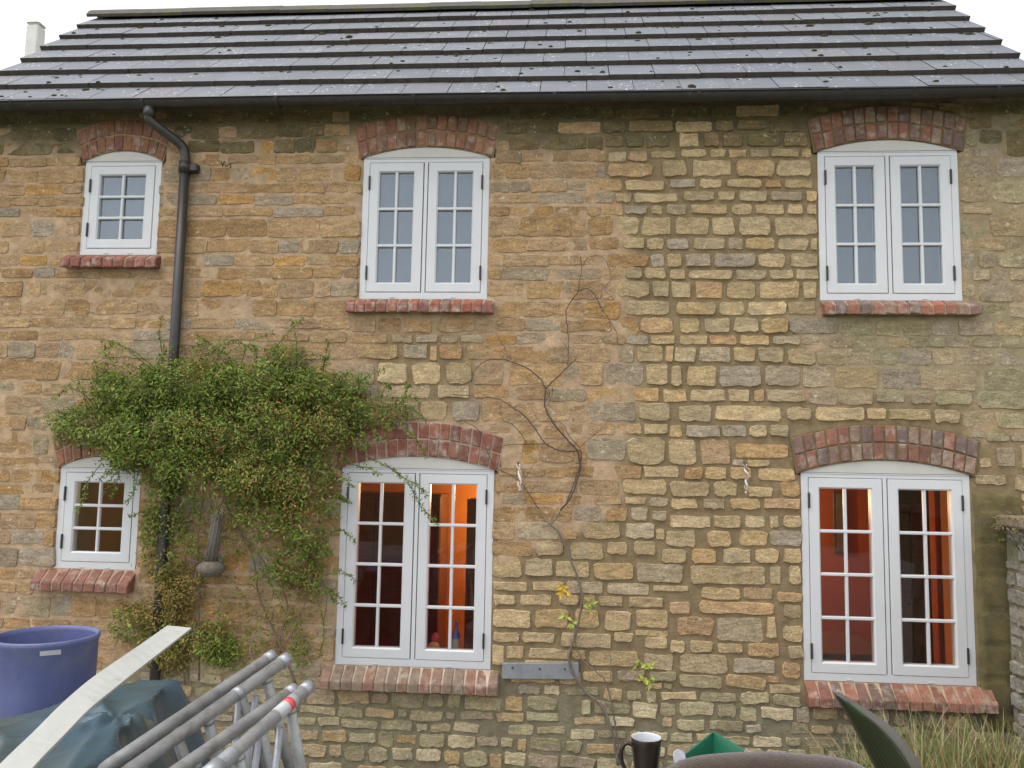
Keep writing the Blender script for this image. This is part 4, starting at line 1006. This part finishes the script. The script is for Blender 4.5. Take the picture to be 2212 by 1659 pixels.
for fn, pts, r0, r1 in TW_:
    pp = []
    for i, (x, y) in enumerate(pts):
        p = onY(*fn(x, y), -.045); pp.append(p+np.array([0, rnd.uniform(-.012, .008), 0]))
    cpt = [q+np.array([rnd.uniform(-.0025, .0025), 0, rnd.uniform(-.0025, .0025)]) for q in crom(pp, 6)]
    grey = fn is E_
    par(tube('stem', cpt, r0*.00102, MAT['bark'], None, r1=r1*.00102, seg=6, tint=(.155, .13, .105) if grey else (.085, .06, .05)), bare)
LV = [(1430, 505, 5), (1460, 515, 4), (1420, 540, 3), (1600, 600, 6), (1610, 640, 3), (1445, 680, 4), (1480, 730, 4), (1960, 990, 6), (1985, 1010, 6), (1975, 1080, 6), (1995, 1110, 5), (1950, 1100, 4), (1900, 985, 3)]
for x, y, n_ in LV:
    lv = MB()
    p0 = onY(*E_(x, y), -.06)
    for k in range(n_):
        c = (rnd.uniform(.42, .5), rnd.uniform(.27, .34), .035) if y < 560 else (rnd.uniform(.26, .36), rnd.uniform(.31, .37), .07)
        d = np.array([rnd.uniform(-1, 1), rnd.uniform(-.8, .1), rnd.uniform(-1.2, .5)])
        leafgeo(lv, p0+np.array([rnd.uniform(-.012, .012), rnd.uniform(-.02, .01), rnd.uniform(-.012, .012)]), d, (rnd.gauss(0, .4), -1, .3), rnd.uniform(.035, .06), rnd.uniform(.018, .028), c)
    par(lv.build('leaf_cluster', MAT['leaf'], None), bare)
# fallen leaves at its foot
fl_ = MB()
for k in range(160):
    x = rnd.gauss(.62, .10); y = rnd.uniform(-.3, -.04)
    leafgeo(fl_, (x, y, .245+rnd.uniform(-.02, .09)*math.exp(-((x-.6)/.12)**2)), (rnd.gauss(0, 1), rnd.gauss(0, 1), rnd.gauss(0, .4)), (rnd.gauss(0, .5), -.5, 1), rnd.uniform(.03, .055), rnd.uniform(.02, .03), rnd.choice([(.22, .07, .03), (.30, .13, .04), (.12, .05, .025), (.33, .17, .05)]))
t = fl_.build('fallen_leaves', MAT['leaf']); tag(t, 'heap of fallen russet leaves at the foot of the bare climber', 'leaves', kind='stuff')

# tall grass on the right
gr = MB()
def blade(mb, base, h, lean, w, c, c2):
    n = 6; pts = []
    for k in range(n+1):
        u = k/n; pts.append(np.array([base[0]+lean[0]*u**1.8, base[1]+lean[1]*u**1.8, base[2]+h*(u-.18*u**3)]))
    V = []; s = np.array([rnd.uniform(.5, 1), rnd.uniform(-.6, .6), 0]); s /= np.linalg.norm(s)
    for k, p in enumerate(pts):
        ww = w*(1-(k/n)**1.6)*.5+.0004; V += [p-s*ww, p+s*ww]
    start = len(mb.v); mb.add(V, [(2*k, 2*k+1, 2*k+3, 2*k+2) for k in range(n)], c)
    for k in range(n+1):
        cc = lerp(c, c2, k/n); mb.t[start+2*k] = cc; mb.t[start+2*k+1] = cc
for (cx_, cy_, n_, hm, sd) in ((2.0, -.55, 190, .62, .12), (2.32, -.5, 240, .58, .13), (2.12, -.75, 220, .46, .16), (2.48, -.35, 120, .55, .08), (1.72, -.42, 70, .50, .07), (2.35, -.85, 160, .44, .14), (1.66, -.6, 70, .36, .08), (1.9, -.9, 120, .38, .12)):
    for k in range(int(n_*1.8)):
        bx, by = cx_+rnd.gauss(0, sd), cy_+rnd.gauss(0, sd*.6); by = min(by, -.06)
        g = rnd.random(); c = (.10, .13, .03) if g < .6 else ((.22, .18, .08) if g < .9 else (.24, .11, .04)); c2 = (.26, .29, .10) if g < .5 else ((.42, .36, .20) if g < .9 else (.30, .15, .07))
        a = rnd.uniform(0, 6.28); l = rnd.uniform(.05, .55)*hm
        blade(gr, (bx, by, .22), hm*rnd.uniform(.55, 1.3), (l*math.cos(a)-.04, l*math.sin(a)*.6), rnd.uniform(.004, .011), c, c2)
t = gr.build('tall_grass', MAT['leaf']); tag(t, 'clump of tall straw and green grass below the right-hand sill', 'grass', kind='stuff')

# ------------------------------------------------------------------ garden wall at the right
gw = empty('garden_wall', (3.0, -.9, 0)); tag(gw, 'rough grey stone garden wall with mossy top at the right edge', 'wall')
GX = 2.715; gtop = onY(2190, 1122, -.3)[2]
par(box('core', GX+.035, 3.35, -1.38, -.045, -.1, gtop-.06, MAT['mortar'], None, 0, (.20, .175, .115)), gw)
z = -.05
while z < gtop-.08:
    h = rnd.uniform(.06, .125); y = -1.40
    while y < -.06:
        w = rnd.uniform(.10, .28); y2 = min(y+w, -.045)
        if y2-y > .05:
            v, f = stone_geo(y+.006, y2-.006, z+.004, z+h-.006); bz = wall_y((y+y2)/2, z+h/2)
            dx = rnd.uniform(-.015, .02); vv = [(GX+.038+dx+(a[1]-bz)*1.3, a[0], a[2]) for a in v]
            c = rnd.choice([(.30, .28, .23), (.34, .32, .27), (.26, .245, .2), (.33, .29, .22), (.38, .36, .31)])
            par(mesh('stone', vv, [q[::-1] for q in f], MAT['stone'], None, False, c), gw)
        y = y2 if y2 < -.05 else 0
    z += h
z = -.05
while z < gtop-.08:                                            # the end face of the garden wall
    h = rnd.uniform(.06, .125); x = GX+.03
    while x < 3.33:
        w = rnd.uniform(.10, .26); x2 = min(x+w, 3.345)
        if x2-x > .05:
            v, f = stone_geo(x+.006, x2-.006, z+.004, z+h-.006); bz = wall_y((x+x2)/2, z+h/2)
            vv = [(a[0], -1.383+(a[1]-bz)*1.3, a[2]) for a in v]
            par(mesh('stone', vv, f, MAT['stone'], None, False, rnd.choice([(.30, .28, .23), (.34, .32, .27), (.26, .245, .2), (.33, .29, .22)])), gw)
        x = x2
    z += h
for k in range(5):
    y0 = -1.42+k*.275
    v, f = bevelled(*boxv(GX-.03-rnd.uniform(0, .03), 3.38, y0+.004, y0+.27, gtop-.055, gtop+rnd.uniform(-.01, .02)), .014, 2); par(mesh('coping_stone', v, f, MAT['stone'], None, False, rnd.choice([(.25, .19, .12), (.30, .25, .18)])), gw)
ms = MB()
for k in range(900):
    y = rnd.uniform(-1.35, -.06); up_ = rnd.random() < .5
    p = (GX-.02+rnd.uniform(-.035, .25), y, gtop+rnd.uniform(-.005, .02)) if up_ else (GX-.02+rnd.uniform(-.04, .02), y, gtop-.05-rnd.random()**2*.13)
    leafgeo(ms, p, (rnd.gauss(-.4, .6), rnd.gauss(0, 1), rnd.gauss(-.2, .7)), (-.6, rnd.gauss(0, .5), .6), rnd.uniform(.02, .05), rnd.uniform(.006, .014), rnd.choice([(.09, .10, .025), (.13, .11, .04), (.21, .15, .09), (.07, .09, .02)] if not up_ else [(.24, .16, .09), (.18, .13, .07), (.12, .11, .04)]))
m_ = par(ms.build('moss', MAT['leaf'], None), gw); m_['kind'] = 'stuff'

# pale post beyond the left gable
pt = P(79, 50, 9.6); pw = .073
t = empty('pale_post', (pt[0], pt[1], 0)); tag(t, 'pale square post rising behind the left end of the roof', 'post')
par(box('shaft', pt[0]-pw, pt[0]+pw, pt[1]-pw, pt[1]+pw, -.01, pt[2]-.05, MAT['post'], None, .012), t)
v, f = bevelled(*boxv(pt[0]-pw*1.06, pt[0]+pw*1.06, pt[1]-pw*1.06, pt[1]+pw*1.06, pt[2]-.0495, pt[2]), .03, 3); par(mesh('cap', v, f, MAT['post'], None, True), t)

# ------------------------------------------------------------------ things on the terrace
# blue drum
dc = P(101, 1370, 3.72); R_ = .213; dz = dc[2]-.6
t = empty('water_butt', (dc[0], dc[1], .6)); tag(t, 'open blue plastic drum with a small white label in the left corner', 'drum')
prof = [(.001, 0), (R_*.9, 0), (R_*.93, .02), (R_*.97, .2), (R_*.985, .33), (R_*1.0, .36), (R_*.985, .39), (R_*.985, .6), (R_*.99, dz-.03), (R_*1.02, dz-.02), (R_*1.02, dz-.004), (R_*1.005, dz), (R_*.965, dz), (R_*.955, dz-.02), (R_*.95, .1), (.001, .08)]
v, f = lathe(prof, 56, (dc[0], dc[1], .6)); par(mesh('barrel', v, f, MAT['drum'], None, True), t)
def on_drum(x, y):
    d = ray(x, y); rr = R_*1.0+.001; o_ = C[:2]-dc[:2]; a = d[:2] @ d[:2]; b = o_ @ d[:2]; c = o_ @ o_-rr*rr; return C+d*((-b-math.sqrt(max(0, b*b-a*c)))/a)
V = []; n = 8
for k in range(n+1):
    u = k/n
    for dy in (10.5, 0): V.append(tuple(on_drum(86+46*u, 1407-4*u+dy)))
par(mesh('paper_label', V, [(2*k, 2*k+2, 2*k+3, 2*k+1) for k in range(n)], MAT['sticker'], None, True), t)
# tarp heap
def tarp():
    Zt = 1.25; poly = [onZ(290, 1464, Zt)[:2], onZ(505, 1460, Zt)[:2], onZ(225, 1665, Zt)[:2], onZ(20, 1900, Zt)[:2], onZ(-420, 1760, Zt)[:2], onZ(-150, 1600, Zt)[:2]]
    poly = [np.array(p) for p in poly]; cen = sum(poly)/len(poly); n = len(poly)
    T0 = np.array(onZ(252, 1556, Zt)[:2])
    def sd(p):
        d = 1e9
        for i in range(n):
            a, b = poly[i], poly[(i+1) % n]; e = b-a; nn = np.array([e[1], -e[0]]); nn /= np.linalg.norm(nn)
            if nn @ (cen-a) < 0: nn = -nn
            d = min(d, nn @ (p-a))
        return d
    V = []; Fc = []; N_ = 150; lo = np.min(poly, 0)-.30; hi = np.max(poly, 0)+.30; keep = {}
    for j in range(N_+1):
        for i in range(N_+1):
            p = lo+(hi-lo)*np.array([i/N_, j/N_]); d = sd(p)
            wv = noise.noise((p[0]*2.1, p[1]*2.1, .5)); ridge = 1-abs(noise.noise((p[0]*2.6+p[1]*1.2, p[1]*1.1-p[0]*.6, 2.2)))*2
            ridge2 = 1-abs(noise.noise((p[0]*6-p[1]*3, p[1]*2.6, 6.2)))*2
            q0 = p-T0; rq = float(np.hypot(*q0)); th = math.atan2(q0[1], q0[0])
            z = Zt+.022*wv+.018*max(0, ridge)**5+.006*max(0, ridge2)**6+.030*math.exp(-rq/.30)*(abs(math.cos(3.5*th+.6))**2.5-.2)
            fall = max(0., .05-d)
            z -= 2.6*fall+ (.02*math.sin(p[0]*17+p[1]*9)*min(1, fall*8))
            V.append((p[0]+(.03*math.sin(z*3+p[1]*14) if fall > 0 else 0), p[1], max(.605, z)))
    for j in range(N_):
        for i in range(N_): a = j*(N_+1)+i; Fc.append((a, a+1, a+N_+2, a+N_+1))
    o = mesh('tarpaulin', V, Fc, MAT['tarp'], None, True); return o, cen
to, tc = tarp()
# strong folds: two raised tucks along the top
t = empty('covered_heap', (tc[0], tc[1], .6)); tag(t, 'garden heap under a creased teal blue tarpaulin', 'tarpaulin'); par(to, t)
def tuck(pts, r):
    g = crom([onZ(x, y, 1.285) for x, y in pts], 6); n = len(g); V = []; Fc = []
    for i, p in enumerate(g):
        d = g[min(i+1, n-1)]-g[max(i-1, 0)]; d /= np.linalg.norm(d); s = np.cross(d, [0, 0, 1]); u = math.sin(math.pi*i/(n-1))**.6
        for a, h in ((-2.2, -.06), (-.9, .01), (-.2, .045), (.35, .03), (.6, -.02), (2.0, -.06)): V.append(p+s*a*r*u+np.array([0, 0, h*u*.35-.036]))
    for i in range(n-1):
        for k in range(5): Fc.append((i*6+k, i*6+k+1, (i+1)*6+k+1, (i+1)*6+k))
    par(mesh('fold', V, Fc, MAT['tarp'], None, True), t)
# white plastic strip
LE = [(-190, 1870), (-90, 1752), (0, 1656), (71, 1587), (133, 1525), (191, 1474), (257, 1427), (309, 1392), (362, 1355)]; RE = [(-95, 1878), (-5, 1758), (75, 1659), (133, 1598), (193, 1536), (247, 1491), (300, 1448), (356, 1405), (414, 1360)]
dd = [2.02+.86*k/(len(LE)-1) for k in range(len(LE))]; LE3 = crom([(*q, d) for q, d in zip(LE, dd)], 4); RE3 = crom([(*q, d-.02) for q, d in zip(RE, dd)], 4)
V = []; Fc = []; n = len(LE3)
for k in range(n):
    a = P(*LE3[k]); b = P(*RE3[k]); e = b-a; nn = np.cross(e, P(*LE3[min(k+1, n-1)])-P(*LE3[max(k-1, 0)])); nn /= np.linalg.norm(nn)
    V += [a, b, b+nn*.007, a+nn*.007]
for k in range(n-1):
    for q in range(4): q2 = (q+1) % 4; Fc.append((k*4+q, k*4+q2, (k+1)*4+q2, (k+1)*4+q))
Fc += [(0, 3, 2, 1), tuple((n-1)*4+q for q in range(4))]
o = mesh('plastic_strip', V, Fc, MAT['pvc']); tag(o, 'long bent white plastic strip sticking up over the tarpaulin', 'strip')
bmx = bmesh.new(); bmx.from_mesh(o.data); bmesh.ops.recalc_face_normals(bmx, faces=bmx.faces); bmx.to_mesh(o.data); bmx.free()
# scaffold frames
FR = [((228, 1659, 2.66), (586, 1419, 3.16), 'scaffold frame lying furthest left against the tarpaulin'), ((288, 1659, 2.60), (617, 1425, 3.12), 'scaffold frame second from the tarpaulin with a capped end'),
      ((392, 1659, 2.62), (632, 1492, 3.0), 'scaffold frame with a rusty open end, third from the tarpaulin'), ((468, 1659, 2.52), (664, 1486, 2.92), 'scaffold frame nearest the house wall with a red and white sticker')]
for i, (n_, f_, lb) in enumerate(FR):
    a, b = P(*n_), P(*f_); u = (b-a)/np.linalg.norm(b-a); L_ = 2.0
    h = np.array([u[0], u[1], 0]); h /= np.linalg.norm(h); v_ = np.array([0, 0, -1.]) + u*u[2]; v_ /= np.linalg.norm(v_)
    Lmax = min(2.0, (b[2]-.64)/max(u[2], .01)); s = b-u*Lmax
    wd = .30
    low = s+v_*wd; 
    t = empty('scaffold_frame', (s[0], s[1], .6)); tag(t, lb, 'scaffold frame', 'aluminium scaffold frames stacked on edge')
    def T(name, pts, r, mat, seg=14): return par(tube(name, pts, r, mat, None, seg=seg), t)
    T('stile', [s, b], .0225, MAT['alu'])
    T('end_cap', [b-u*.025, b+u*.012], .0245, MAT['galv'])
    e2 = b+v_*.62; nn = u*0
    T('stile', [s+u*.75+v_*.62, e2], .0205, MAT['alu'])
    for q in (.16, .42, .68, .94, 1.2) if i % 2 == 0 else (.10, .36, .62, .88, 1.14):
        p0 = b-u*q; T('rung', [p0+v_*.012, p0+v_*.62], .0190, MAT['alu'])
        T('weld_collar', [p0+v_*.014, p0+v_*.030], .0205, MAT['alu'])
    T('brace', [b-u*.16+v_*.05, b-u*.42+v_*.6], .012, MAT['galv'])
    if i == 1: T('joint_ring', [b-u*.24, b-u*.21], .0242, MAT['galv'])
    if i == 3:
        q = b-u*.17; T('sticker', [q, b-u*.075], .0231, MAT['sticker'], 20)
        T('sticker_print', [b-u*.118, b-u*.094], .0234, MAT['red'], 20)
        k0 = b-u*.43
        for k in range(9): T('screw_thread', [k0+u*k*.006, k0+u*(k*.006+.003)], .026, MAT['galv'])
        T('collar', [k0-u*.07, k0-u*.005], .029, MAT['galv'], 10)
# garden table
tz = 1.33
t = empty('garden_table', (.95, -3.6, .6)); tag(t, 'slatted wooden garden table carrying the mug, just below the picture edge', 'table')
ye = C[1]+2.36
for k in range(8):
    y1 = ye-k*.095; par(box('slat', .15, 1.75, y1-.088, y1, tz-.028, tz, MAT['wood'], None, .004), t)
for x in (.2, 1.62):
    for y in (ye-.72, ye-.1): par(box('leg', x, x+.07, y, y+.07, .6, tz-.03, MAT['wood'], None, .005), t)
    par(box('rail', x+.015, x+.055, ye-.65, ye-.1, tz-.09, tz-.029, MAT['wood'], None, .003), t)
# mug
mc = P(1396, 1592, 2.26); H = mc[2]-tz-.001
t = empty('mug', (mc[0], mc[1], tz+.001)); tag(t, 'tall dark brown mug with white inside on the garden table', 'mug')
r1 = 33.0*2.26/F; r0 = r1*.66; ps = [(.001, 0), (r0-.003, 0), (r0, .004)]
for k in range(9): u = (k+1)/9; ps.append((r0+(r1-r0)*u**1.15, .004+(H-.006)*u))
v, f = lathe(ps+[(r1-.0005, H-.001), (r1-.0015, H)], 40, (mc[0], mc[1], tz+.001)); par(mesh('body', v, f, MAT['mug_out'], None, True), t)
v, f = lathe([(r1-.0013, H+.0003), (r1-.0035, H)]+[(a-.004, b) for a, b in ps[::-1][:9]]+[(.001, .012)], 40, (mc[0], mc[1], tz+.001)); par(mesh('lining', v, f, MAT['mug_in'], None, True), t)
hd = [np.array([mc[0]+dx, mc[1]-.01, tz+H*hz]) for dx, hz in ((-r1*.93, .88), (-r1*1.35, .90), (-r1*1.62, .78), (-r1*1.6, .60), (-r1*1.3, .42), (-r1*.74, .30))]
par(tube('handle', crom(hd, 6), .0055, MAT['mug_out'], None, seg=10), t)
# green tray
c0 = P(1540, 1600, 2.27); zt0 = tz+.002
t = empty('green_tray', (c0[0], c0[1], zt0)); tag(t, 'dirty open green plastic tray on the garden table behind the brown chair back', 'tray')
cor = [P(1541, 1580, 2.36), P(1606, 1619, 2.26), P(1540, 1672, 2.12), P(1473, 1634, 2.24)]
cc = sum(cor)/4; zb = zt0
V = []
for k, s in ((0, 1.0), (1, 1.05), (2, .965), (3, .60), (4, .66)):
    for q in cor:
        z = {0: q[2]-.006, 1: q[2], 2: q[2]-.001, 3: zb+.007, 4: zb}[k]; V.append((cc[0]+(q[0]-cc[0])*s, cc[1]+(q[1]-cc[1])*s, z))
Fc = []
for a, b in ((1, 2), (2, 3), (0, 1), (4, 0)):
    for i in range(4): i2 = (i+1) % 4; Fc.append((a*4+i, a*4+i2, b*4+i2, b*4+i))
Fc += [(12, 13, 14, 15), (19, 18, 17, 16)]
par(mesh('tray_body', V, Fc, MAT['green'], None), t)
cr = MB()
for k in range(14):
    q = np.array(cc)+np.array([rnd.uniform(-.04, .03), rnd.uniform(-.03, .05), 0]); s = rnd.uniform(.0015, .0035); v, f = lathe([(.0003, -s), (s, -s*.3), (s*.8, s*.5), (.0003, s)], 6, (q[0], q[1], zb+.01+rnd.uniform(0, .004))); cr.add(v, f)
m_ = par(cr.build('seed_crumbs', MAT['sticker'], None), t); m_['kind'] = 'stuff'
# small metal latch plate
b0 = P(1474, 1668, 2.19); tp1 = P(1464, 1619, 2.22)
t = empty('latch_plate', (b0[0], b0[1], tz)); tag(t, 'small grey metal plate with rounded rim and a hole beside the green tray', 'plate')
ax = (tp1-b0); ax = ax/np.linalg.norm(ax); L_ = (tp1[2]-tz-.001)/ax[2]; base = tp1-ax*L_; sd_ = np.array([1, 0, 0])-ax*ax[0]; sd_ /= np.linalg.norm(sd_); nn = np.cross(sd_, ax); wv = .0155
out = [(-wv, 0), (wv, 0), (wv, L_-.014)]+[(wv*math.cos(a), L_-.0145+.0145*math.sin(a)) for a in np.linspace(.3, math.pi-.3, 7)]+[(-wv, L_-.014)]
def plate_pts(sc, off): return [base+sd_*x*sc+ax*(L_/2+(y-L_/2)*(1-(1-sc)*.35))+nn*off for x, y in out]
V = plate_pts(1, -.002)+plate_pts(1, .002); n = len(out)
par(mesh('plate', V, [tuple(range(n)), tuple(range(2*n-1, n-1, -1))]+[(i, n+i, n+(i+1) % n, (i+1) % n) for i in range(n)], MAT['galv'], None), t)
rim = plate_pts(.93, 0); par(tube('rim', rim+[rim[0]], .0026, MAT['galv'], None, seg=6), t)
q = base+ax*(L_-.032); par(tube('hole', [q-nn*.004, q+nn*.004], .0055, MAT['iron'], None, seg=12), t)
# brown padded chair
def chair():
    dpt = 1.78; top = [(1440, 1662), (1470, 1645), (1510, 1634), (1570, 1628), (1660, 1625), (1740, 1630), (1800, 1636), (1845, 1646), (1885, 1668)]
    edge = [P(x, y, dpt) for x, y in top]
    t = empty('padded_chair', ((edge[0][0]+edge[-1][0])/2, edge[4][1]-.25, .6)); tag(t, 'chair with a rounded brown fleecy back at the bottom edge', 'chair')
    prof = crom(edge, 4); n = len(prof); V = []; Fc = []; th = .055; rings = []
    zb_ = 1.08; fr = M[2].copy(); fr[2] = 0; fr /= np.linalg.norm(fr)
    for i, p in enumerate(prof):
        col = []
        for k in range(9):
            an = math.pi*k/8; col.append(p+fr*(-math.cos(an)*th*.5)+np.array([0, 0, (math.sin(an)-1)*th*.45]))
        x = prof[0]+(prof[-1]-prof[0])*(i/(n-1))
        lo_f = np.array([x[0], x[1], zb_])-fr*th*.5; lo_b = np.array([x[0], x[1], zb_])+fr*th*.5
        V += [lo_f]+col+[lo_b]
    m_ = 11
    for i in range(n-1):
        for k in range(m_): k2 = (k+1) % m_; Fc.append((i*m_+k, (i+1)*m_+k, (i+1)*m_+k2, i*m_+k2))
    Fc += [tuple(range(m_)), tuple(range((n-1)*m_, n*m_))[::-1]]
    par(mesh('backrest', V, Fc, MAT['fleece'], None, True), t)
    a, b = prof[0], prof[-1]; r = (b-a); r[2] = 0; r /= np.linalg.norm(r); w = np.linalg.norm((b-a)[:2])
    o0 = np.array([a[0], a[1], 0.])
    def bx(name, u0, u1, d0, d1, z0, z1, mat, bev):
        v, f = boxv(u0, u1, d0, d1, z0, z1); v = [tuple(o0+r*x_+fr*y_+np.array([0, 0, z_])) for x_, y_, z_ in v]; v, f = bevelled(v, f, bev); return par(mesh(name, v, f, mat, None), t)
    bx('seat', 0, w, -.04, .42, 1.03, 1.085, MAT['fleece'], .015)
    for u in (.01, w-.05):
        for d in (-.02, .37): bx('leg', u, u+.04, d, d+.04, .6, 1.03, MAT['wood_dark'], .004)
chair()
# ribbed leaf in a pot
pb_ = P(1985, 1750, 2.12); 
t = empty('potted_plant', (pb_[0], pb_[1], tz)); tag(t, 'single broad dark green ribbed leaf rising in front of the grass', 'plant')
Lp = [(1800, 1497), (1812, 1512), (1838, 1556), (1868, 1612), (1898, 1668), (1940, 1730)]; Rp = [(1808, 1496), (1836, 1512), (1905, 1556), (1950, 1600), (1990, 1662), (2010, 1735)]
V = []; Fc = []; NR_ = 28; rows = 26
Lc = crom([P(x, y, 2.02+.02*i) for i, (x, y) in enumerate(Lp)], 5); Rc = crom([P(x, y, 2.16) for i, (x, y) in enumerate(Rp)], 5); rows = len(Lc)
fr = M[2]
Tn = []
for i in range(rows):
    u = i/(rows-1)
    for k in range(NR_+1):
        s = k/NR_; p = Lc[i]+(Rc[i]-Lc[i])*s; fold = math.sin(min(1, s/.62)*math.pi/2)*.05*min(1, u*3+.1)*(1 if s < .62 else 1-(s-.62)/.38*.9)
        rib = .0040*(1 if k % 2 else -1)*min(1, u*4)*(1 if s < .7 else .2)
        V.append(p-fr*(fold+rib)); vein = 1.9 if k % 2 else .8
        Tn.append(tuple(q*(vein if s < .68 else 1) for q in lerp((.022, .032, .013), (.065, .052, .042), max(sst(.55, .85, s+.12*noise.noise((i*.3, k*.3, 0))), 1-sst(.06, .2, u)))))
for i in range(rows-1):
    for k in range(NR_): a = i*(NR_+1)+k; Fc.append((a, a+1, a+NR_+2, a+NR_+1))
lf = mesh('leaf', V, Fc, material('ribbed_leaf', tint=True, rough=.5, var=.25, vscale=40), None, True, Tn); par(lf, t)
sm = lf.modifiers.new('thickness', 'SOLIDIFY'); sm.thickness = .003
v, f = lathe([(.001, 0), (.05, 0), (.062, .055), (.066, .055), (.066, .068), (.058, .068), (.055, .05), (.001, .05)], 24, (pb_[0], pb_[1], tz+.001)); par(mesh('pot', v, f, MAT['clay'], None, True), t)
par(tube('stalk', crom([np.array([pb_[0], pb_[1], tz+.05]), P(1980, 1730, 2.12), P(1960, 1690, 2.12)], 4), .012, MAT['bark'], None, seg=8, tint=(.05, .06, .02)), t)
print('stones', len(stones))
